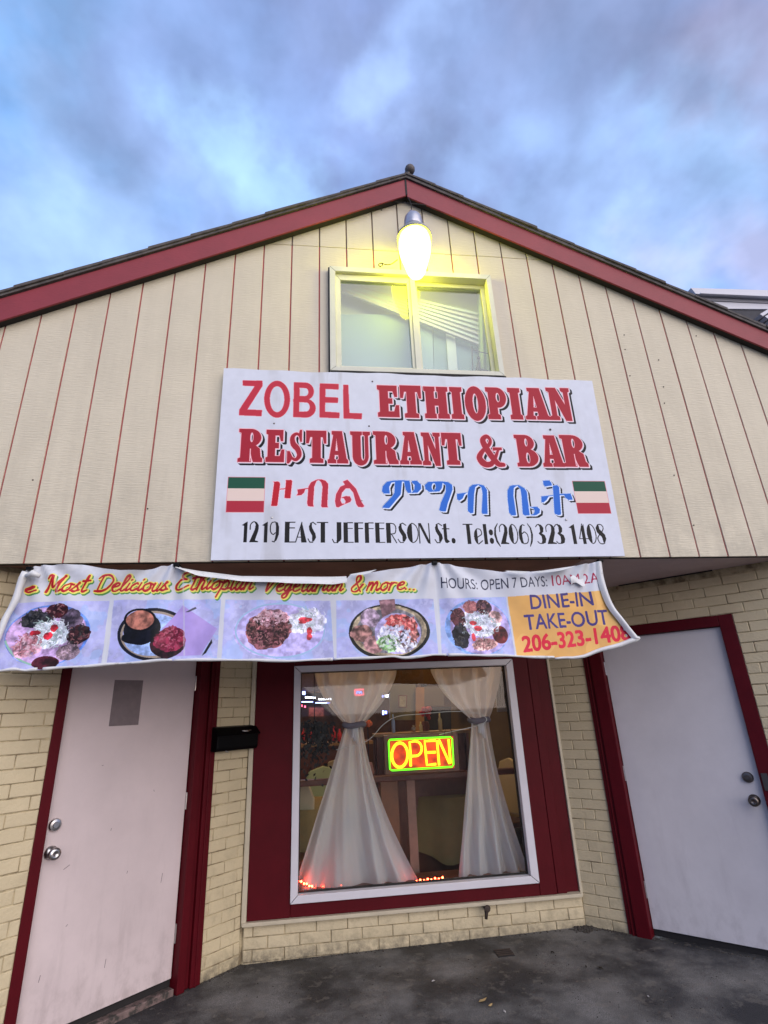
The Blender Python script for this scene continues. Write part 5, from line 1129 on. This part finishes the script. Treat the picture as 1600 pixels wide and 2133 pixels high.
# far wall pieces
for p, Y, m_, nm in ((rect(812, 1425, 866, 1500), 5.0, mat('greenish_board', (.16, .155, .10), .6, var=.1), 'wall_panel'), (rect(866, 1432, 884, 1560), 4.9, M['wood_light'], 'wall_panel'),
                     (rect(884, 1430, 925, 1470), 5.0, mat('grey_cabinet', (.16, .14, .12), .5), 'wall_panel'), (rect(884, 1472, 940, 1535), 4.95, mat('dark_opening', (.012, .014, .02), .5), 'wall_panel'),
                     (rect(940, 1400, 1100, 1640), 5.6, mat('olive_wall', (.17, .115, .04), .7, var=.2), 'wall_panel'), (rect(610, 1385, 700, 1440), 5.4, M['room_dark'], 'wall_panel'),
                     (rect(700, 1380, 1060, 1425), 4.4, mat('brown_beam', (.10, .055, .03), .7, var=.3), 'ceiling_beam')):
    wq(p, Y, .05).build(nm, m_, RM)
# pictures and a shelf of bottles on the far wall
rgp = random.Random(12)
for k, (x0, y0, x1, y1, lab) in enumerate(((700, 1432, 722, 1462, 'dark red picture on the far wall behind the left curtain'), (830, 1448, 848, 1474, 'small pale picture with a round shape on the greenish board'), (946, 1436, 974, 1470, 'brown picture on the far wall left of the right curtain'), (642, 1472, 676, 1494, 'wide reddish picture low on the far wall at the left'))):
    Yp = 4.9 if k == 1 else 5.3; p_ = thing('picture', lab, 'picture', tuple(pt(x0, y1, Yp)))
    wq(rect(x0, y0, x1, y1), Yp, .03).build('frame', M['wood'], p_); wq(rect(x0+2, y0+2, x1-2, y1-2), Yp-.008, .006).build('print', mat('picture_print', [(.20, .03, .02), (.30, .30, .24), (.16, .08, .03), (.35, .10, .05)][k], .5, var=.5, vscale=14), p_)
fs = thing('wall_shelf', 'long narrow shelf crowded with bottles on the far wall above the bar', 'shelf', (1.6, 6.3, 1.9))
MB().box(.2, 3.6, 6.25, 6.49, 1.86, 1.89).build('shelf_board', M['wood_light'], fs)
for k in range(26):
    x = .3+k*.125+rgp.uniform(-.02, .02); h_ = rgp.uniform(.16, .32)
    tag(MB().lathe([(.034, 0), (.036, h_*.6), (.013, h_*.78), (.013, h_)], (x, 6.36, 1.89), 8).build('bottle', rgp.choice([M['bottle'], M['leaf'], M['red'], M['wood_light'], M['leaf']]), None, smooth=True), 'bottle standing in the crowded row on the far wall shelf', 'bottle', 'bottles on the far wall shelf')
# furniture ------------------------------------------------------
def table(cx, cy, hw, hz, label, grp=None, clothm='cloth_olive'):
    t = thing('table', label, 'table', (cx, cy, 0), grp)
    MB().lathe([(hw, hz-.03), (hw, hz)], (cx, cy, 0), 24).build('table_top', M['wood_light'], t); MB().tube([(cx, cy, 0), (cx, cy, hz-.03)], .04, 10).build('pedestal', M['dark'], t)
    o = MB(); n = 60
    for k in range(n):
        a = 2*math.pi*k/n; f = .04*math.sin(a*9)
        o.v += [(cx+math.cos(a)*(hw+.01), cy+math.sin(a)*(hw+.01), hz+.006), (cx+math.cos(a)*(hw+.06+f), cy+math.sin(a)*(hw+.06+f), hz-.45+.05*math.sin(a*4))]
    o.f = [(2*k, 2*k+1, (2*k+3) % (2*n), (2*k+2) % (2*n)) for k in range(n)]+[tuple(2*k for k in range(n))]
    tag(o.build('tablecloth', M[clothm], None, smooth=True), 'beige tablecloth draped over the '+label.split(' ', 1)[1].replace('table ', 'table ').replace('of the shop window', ''), 'tablecloth')
    return t
table(1.42, 2.55, .42, .76, 'round table behind the left curtain of the shop window')
table(2.95, 2.75, .46, .76, 'round table behind the lit neon sign and the right curtain')
table(3.75, 4.1, .45, .76, 'round table deep in the room at the right side')
def chair(cx, cy, rz, label, m_):
    t = thing('chair', label, 'chair', (cx, cy, 0), 'dining chairs in the room'); T = lambda x, y, z: (cx+x*math.cos(rz)-y*math.sin(rz), cy+x*math.sin(rz)+y*math.cos(rz), z)
    MB().box(-.21, .21, -.21, .21, .42, .47, T).build('seat', M['wood'], t, bevel=.01)
    MB().prism([(-.2, .5), (.2, .5), (.21, .85), (.15, .98), (0, 1.02), (-.15, .98), (-.21, .85)], -.22, -.18, T).build('backrest', M[m_], t, bevel=.01)
    for sx in (-.18, .18):
        for sy in (-.18, .18): MB().tube([T(sx, sy, 0), T(sx, sy, .42)], .016, 6).build('leg', M['wood'], t)
chair(1.60, 3.35, .3, 'yellow-green backed chair behind the left curtain, beyond the first table', 'curtain_green')
chair(1.95, 4.3, -.4, 'cream backed chair farther back on the left side of the room', 'cloth_white')
chair(1.33, 2.05, 2.9, 'cream backed chair at the left table close to the window glass', 'cloth_white')
chair(3.42, 2.85, 1.9, 'cream backed chair at the right edge of the shop window', 'cloth_white')
chair(3.05, 3.9, .2, 'cream backed chair in the middle of the room behind the neon sign', 'cloth_white')
# wooden half partition with rail and posts
hp = thing('wooden_partition', 'brown wooden rail with posts standing behind the curtains and the neon sign', 'partition', (2.4, 1.95, 0))
za = pt(800, 1622, 1.92)[2]
MB().box(1.30, 3.70, 1.92, 2.02, za-.025, za+.02).build('rail', M['wood'], hp, bevel=.006)
zb = pt(870, 1522, 2.25)[2]
for x0, x1 in ((795, 832), (850, 868)):
    A, C2 = pt(x0, 1700, 1.95)[0], pt(x1, 1700, 1.95)[0]; MB().box(A, C2, 1.95, 2.0, .02, za-.026).build('post', M['post'] if x0 < 800 else M['soffit_brown'], hp, bevel=.004)
MB().box(1.32, 1.40, 1.95, 2.0, .02, za-.026).build('post', M['wood'], hp)
MB().box(3.60, 3.68, 1.95, 2.0, .02, za-.026).build('post', M['wood'], hp)
sh = thing('shelf_unit', 'brown wooden shelf behind the neon sign carrying bottles and flowers', 'shelf', (2.5, 2.5, 0))
zs = pt(870, 1524, 2.5)[2]; xs0, xs1 = pt(778, 1524, 2.5)[0], pt(975, 1520, 2.5)[0]
MB().box(xs0, xs1, 2.40, 2.66, zs-.03, zs).build('shelf_board', M['wood_light'], sh, bevel=.004)
MB().box(xs0, xs1, 2.50, 2.54, 0.0, zs-.031).build('back_panel', M['wood'], sh)
for x in (xs0+.02, xs1-.05): MB().box(x, x+.03, 2.42, 2.64, 0.0, zs-.031).build('side_panel', M['wood'], sh)
def bottle(px_, h, r, m_, label, name='bottle', cat='bottle'):
    P = pt(px_, 1522, 2.5); MB_ = MB().lathe([(r, 0), (r, h*.62), (r*.4, h*.78), (r*.4, h), (r*.3, h)], (P[0], 2.5, zs), 12)
    tag(MB_.build(name, m_, None, smooth=True), label, cat)
bottle(877, .09, .018, M['bottle'], 'short pale yellow bottle on the shelf, left of the taller one')
bottle(918, .16, .020, M['bottle'], 'taller pale yellow bottle on the shelf above the neon sign')
bottle(820, .17, .018, mat('blue_glass', (.35, .5, .8), .1), 'slim blue glass vase at the left end of the shelf', 'vase', 'vase')
bottle(862, .06, .022, M['steel'], 'small steel salt shaker on the shelf beside the short bottle', 'shaker', 'shaker')
P = pt(885, 1484, 2.55)
fl = thing('flower_bunch', 'bunch of red flowers on the shelf above the neon sign', 'flowers', (P[0], 2.55, zs))
MB().tube([(P[0], 2.55, zs), (P[0], 2.55, P[2])], .006, 6).build('stem', M['leaf'], fl); MB().lathe([(.03, 0), (.04, .05), (.03, .09), (.025, .09)], (P[0], 2.55, zs), 12).build('pot', M['wood'], fl)
rg = random.Random(2)
for k in range(12): MB().ball((P[0]+rg.uniform(-.05, .05), 2.55+rg.uniform(-.04, .04), P[2]+rg.uniform(-.06, .06)), rg.uniform(.018, .03), 6).build('flower', M['red'], fl)
P = pt(766, 1507, 2.3); fo = thing('flower', 'single orange flower beside the left curtain tie', 'flower', (P[0], 2.3, za))
MB().tube([(P[0], 2.3, za), (P[0], 2.3, P[2])], .005, 6).build('stem', M['leaf'], fo)
for k in range(7): MB().ball((P[0]+.026*math.cos(k), 2.3+.02*math.sin(k*2), P[2]+.014*math.sin(k)), .020, 6).build('petal', M['orange'], fo)
MB().lathe([(.045, 0), (.05, .02), (.03, .1), (.02, .10)], (P[0], 2.3, za), 12).build('pot', M['pink'], fo)
# dark hanging plant at the left side
P0 = pt(655, 1500, 1.85); hpn = thing('hanging_plant', 'dark leafy plant hanging at the left side of the shop window behind the glass', 'plant', (P0[0], 1.85, P0[2]))
MB().tube([(P0[0], 1.85, 2.6), (P0[0], 1.85, P0[2])], .004, 6).build('cord', M['dark'], hpn)
rg = random.Random(9); lv = MB()
for k in range(420):
    px_ = rg.gauss(658, 20); py_ = 1500+abs(rg.gauss(0, 42)); 
    if px_ < 622 or px_ > 702: continue
    c = Vector(pt(px_, py_, 1.85+rg.uniform(-.10, .10))); d = Vector((rg.uniform(-1, 1), rg.uniform(-1, 1), rg.uniform(-1.6, .2))).normalized(); s_ = d.cross(Vector((rg.uniform(-1, 1), 1, .3))).normalized()*rg.uniform(.008, .014)
    e = d*rg.uniform(.03, .06); lv.quad(c, c+e*.5+s_, c+e, c+e*.5-s_)
o = lv.build('leaf', M['leaf'], hpn); o['kind'] = 'stuff'
# curtains ---------------------------------------------------------
def curtain(name_label, topL, topR, tie, botL, botR, Y, ty, by, ph, tie_w):
    """tie-back sheer: top edge px (x0,x1,y), tie (x,y), bottom edge"""
    t = thing('curtain', name_label, 'curtain', (pt(tie[0], tie[1], Y)[0], Y, .36), None)
    for part, (a0, a1, ya), (b0, b1, yb) in (('upper_drape', (topL, topR, ty), (tie[0]-tie_w, tie[0]+tie_w, tie[1])), ('lower_drape', (botL, botR, by), (tie[0]-tie_w, tie[0]+tie_w, tie[1]))):
        Pa0, Pa1, Pb0, Pb1 = [np.array(pt(x, y, Y)) for x, y in ((a0, ya[0] if isinstance(ya, tuple) else ya), (a1, ya[1] if isinstance(ya, tuple) else ya), (b0, yb), (b1, yb))]
        pw_ = 1.7
        def fn(u, v):       # v 0 at the wide edge, 1 at the tie
            e = v**(1.7-.7*0) if part == 'upper_drape' else (v*(1-u)+(1-(1-v)**1.6)*u)
            A = Pa0+(Pa1-Pa0)*u; C2 = Pb0+(Pb1-Pb0)*u
            q = A+(C2-A)*v; xw = (A[0]*(1-e)+C2[0]*e); x = xw
            amp = .030*(1-v)+.012; uu = u+.03*math.sin(u*9+ph)
            y = Y+amp*math.sin(uu*27+ph+v*.8+1.5*math.sin(uu*7))+.010*math.sin(uu*13+ph*2)+.008*math.sin(v*6+u*5)+.005*math.sin(u*71+v*17)*(1-v)+.006*math.sin(u*19-v*11+ph)
            return (x, y, q[2])
        MB().grid(fn, 150, 26).build(part, M['sheer'], t, smooth=True)
    P = pt(tie[0], tie[1], Y); r = abs(pt(tie[0]+tie_w, tie[1], Y)[0]-P[0])
    MB().tube([(P[0]+(r+.008)*math.cos(a*math.pi/8), Y+.035*math.sin(a*math.pi/8), P[2]+.006*math.sin(a)) for a in range(17)], .024, 8).build('tie', mat('grey_violet_tie', (.16, .13, .17), .7), t, smooth=True)
    for k in range(3): MB().tube([(P[0]+.01*k, Y-.03, P[2]), (P[0]-.02+.02*k, Y-.035, P[2]-.10-.02*k)], [.010, .014], 6).build('tie', M['sheer'], t, smooth=True)
curtain('sheer white curtain tied in the middle, left of the neon sign', 655, 826, (738, 1510), 610, 874, 1.60, (1398, 1392), (1862, 1838), .4, 18)
curtain('sheer white curtain tied in the middle, right of the neon sign', 896, 1040, (998, 1500), 954, 1101, 1.60, (1388, 1380), (1846, 1822), 2.1, 17)
# white hem slip at the bottom of the right curtain (second layer)
# neon sign ----------------------------------------------------------
NY = 1.50
ns = thing('neon_open_sign', 'lit neon sign reading OPEN in a dark wooden box with a green border tube', 'sign', tuple(pt(880, 1612, NY)))
wq([(799, 1532), (953, 1525), (958, 1606), (803, 1614)], NY+.03, .07).build('box', M['wood'], ns, bevel=.004)
wq([(808, 1540), (944, 1533), (947, 1600), (811, 1607)], NY+.018, .010).build('back_panel', M['neon_back'], ns)
def q7(x, y): return pt(700+x/5.333, 1450+y/5.333, NY)
def ntube(pts, r, m_, nm): MB().tube([tuple(q7(*p)) for p in pts], r, 8).build(nm, m_, ns, smooth=True)
c = [(600, 485), (1270, 455), (1290, 475), (1305, 760), (1290, 785), (620, 825), (600, 810), (585, 510), (600, 485)]
ntube(c, .0068, M['neon_g'], 'border_tube')
O_ = [(708+88*math.cos(t*math.pi/14), 655-1.0*135*math.sin(t*math.pi/14)+(-.04)*88*math.cos(t*math.pi/14)) for t in range(29)]
ntube(O_, .0105, M['neon_y'], 'letter_tube')
ntube([(830, 780), (828, 640), (818, 512), (880, 500)]+arc(885, 583, 68, 82, -90, 90, 8)[1:]+[(880, 664), (835, 668)], .0095, M['neon_y'], 'letter_tube')
ntube([(1108, 492), (985, 502), (995, 620), (1010, 765), (1112, 755)], .0095, M['neon_y'], 'letter_tube'); ntube([(996, 628), (1108, 622)], .0095, M['neon_y'], 'letter_tube')
ntube([(1146, 768), (1122, 490), (1145, 488), (1262, 750), (1272, 745), (1250, 480)], .0095, M['neon_y'], 'letter_tube')
ntube([(1200, 450), (1215, 370), (1250, 362), (1285, 380), (1290, 450)], .0022, M['dark'], 'cord')
# glare loop on the window glass, modelled as a thin white tube
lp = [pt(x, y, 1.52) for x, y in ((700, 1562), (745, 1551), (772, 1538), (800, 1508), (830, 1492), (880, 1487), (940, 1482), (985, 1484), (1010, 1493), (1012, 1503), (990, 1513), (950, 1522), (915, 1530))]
tag(MB().tube(spline([tuple(p) for p in lp], 6), .0028, 6).build('cable', mat('glare_loop', (.75, .72, .72), .2), None, smooth=True), 'thin white loop of window glare above the neon sign, modelled as a tube', 'cord')
# red rope lights along the window board
for seg, (x0, y0, x1, y1, n, lab) in enumerate(((622, 1838, 650, 1850, 6, 'left'), (868, 1838, 922, 1832, 8, 'middle'), (655, 1852, 860, 1842, 12, 'under the left curtain'))):
    t = thing('light_string', {'left': 'short string of red lights in the lower left corner of the shop window', 'middle': 'short string of red lights on the window board between the two curtains', 'under the left curtain': 'string of red lights running under the hem of the left curtain'}[lab], 'string lights', tuple(pt(x0, y0, 1.57)))
    pts = [tuple(pt(x0+(x1-x0)*k/(n-1), y0+(y1-y0)*k/(n-1)-(2 if k % 2 else 0), 1.555 if seg < 2 else 1.64)) for k in range(n)]
    MB().tube(pts, .004, 6).build('cord', M['dark'], t)
    for p in pts: MB().ball((p[0], p[1], p[2]+.006), .0075, 6).build('light_bulb', M['lightdot'], t)
# bar lights far left
bl = thing('bar_light', 'row of blue-white bar lights deep in the room, upper left of the window', 'light', tuple(pt(650, 1455, 5.2)))
for (a, b, c2, d, m_) in ((624, 1437, 628, 1449, 'neon_b'), (630, 1440, 636, 1447, 'neon_b'), (636, 1451, 650, 1454, 'neon_w'), (652, 1452, 657, 1455, 'neon_w'), (624, 1461, 652, 1463, 'neon_b'), (657, 1463, 688, 1465, 'neon_b'), (796, 1448, 799, 1453, 'neon_b'), (802, 1447, 809, 1452, 'neon_w'), (623, 1468, 630, 1472, 'neon_r'), (634, 1470, 637, 1474, 'neon_r'), (797, 1480, 800, 1489, 'neon_b'), (802, 1481, 806, 1487, 'neon_b')):
    wq(rect(a, b, c2, d), 5.2, .03).build('tube_light', M[m_], bl)
for k in range(7): wq(rect(664+4*k, 1455, 666+4*k, 1458), 5.15, .02).build('tube_light', M['neon_w'], bl)
nn2 = thing('small_neon_sign', 'tiny red and blue neon sign on the far wall above the left curtain', 'sign', tuple(pt(745, 1442, 5.0)))
pts = lambda l: [tuple(pt(x, y, 1.80+3.2)) for x, y in l]
MB().tube(pts([(739, 1437), (757, 1436), (758, 1447), (740, 1448), (739, 1437)]), .012, 6).build('border_tube', M['neon_r'], nn2); MB().tube(pts([(743, 1445), (744, 1440), (748, 1441), (748, 1445), (752, 1440), (754, 1445)]), .010, 6).build('letter_tube', M['neon_b'], nn2)
ps = thing('poster', 'white poster with dark brush strokes hanging at the upper right edge of the shop window', 'poster', tuple(pt(1040, 1480, 2.4)))
wq([(1028, 1400), (1075, 1396), (1080, 1480), (1036, 1483)], 2.4, .01).build('sheet', mat('poster_paper', (.50, .52, .50), .6), ps)
for k in range(6): wq([(1036+5*k, 1470-4*(k % 2)), (1037.5+5*k, 1470), (1038+5*k, 1425+6*(k % 3)), (1036.5+5*k, 1425)], 2.392, .006).build('brush_stroke', M['dark'], ps)
# bar counter
bc = thing('bar_counter', 'dark wooden bar counter with glasses at the back left of the room', 'counter', (1.2, 5.0, 0))
MB().box(-.6, 2.3, 4.9, 5.3, 0, 1.12).build('front', M['wood'], bc); MB().box(-.65, 2.35, 4.85, 5.35, 1.12, 1.16).build('top', M['wood_light'], bc)
rg = random.Random(4)
for k in range(16):
    x = .6+k*.1+rg.uniform(-.02, .02); h = rg.uniform(.12, .28)
    tag(MB().lathe([(.028, 0), (.03, h*.6), (.012, h*.8), (.012, h)], (x, 5.05, 1.16), 10).build('bottle', rg.choice([M['bottle'], M['steel'], M['leaf'], M['red']]), None, smooth=True), 'small bottle or glass standing in the row on the back bar counter', 'bottle', 'bottles on the back bar counter')
# ceiling lamps that light the room
for k, (x, y) in enumerate(((1.2, 4.2), (3.2, 4.4), (2.3, 2.7), (4.4, 3.0))):
    cl = thing('ceiling_lamp', ['round warm ceiling lamp over the back bar', 'round warm ceiling lamp over the right half of the room', 'round warm ceiling lamp just behind the shop window', 'round warm ceiling lamp in the right front corner of the room'][k], 'lamp', (x, y, 2.6), 'ceiling lamps in the room')
    MB().lathe([(.10, 2.62), (.16, 2.60), (.16, 2.57), (.02, 2.54)], (x, y, 0), 20).build('shade', M['bulb_warm'], cl, smooth=True)
    ld = bpy.data.lights.new('lamp_light', 'POINT'); ld.energy = 8; ld.color = (1, .55, .24); ld.shadow_soft_size = .12
    lo = bpy.data.objects.new('lamp_light', ld); COL.objects.link(lo); lo.location = (x, y, 2.40); link_to(lo, cl)
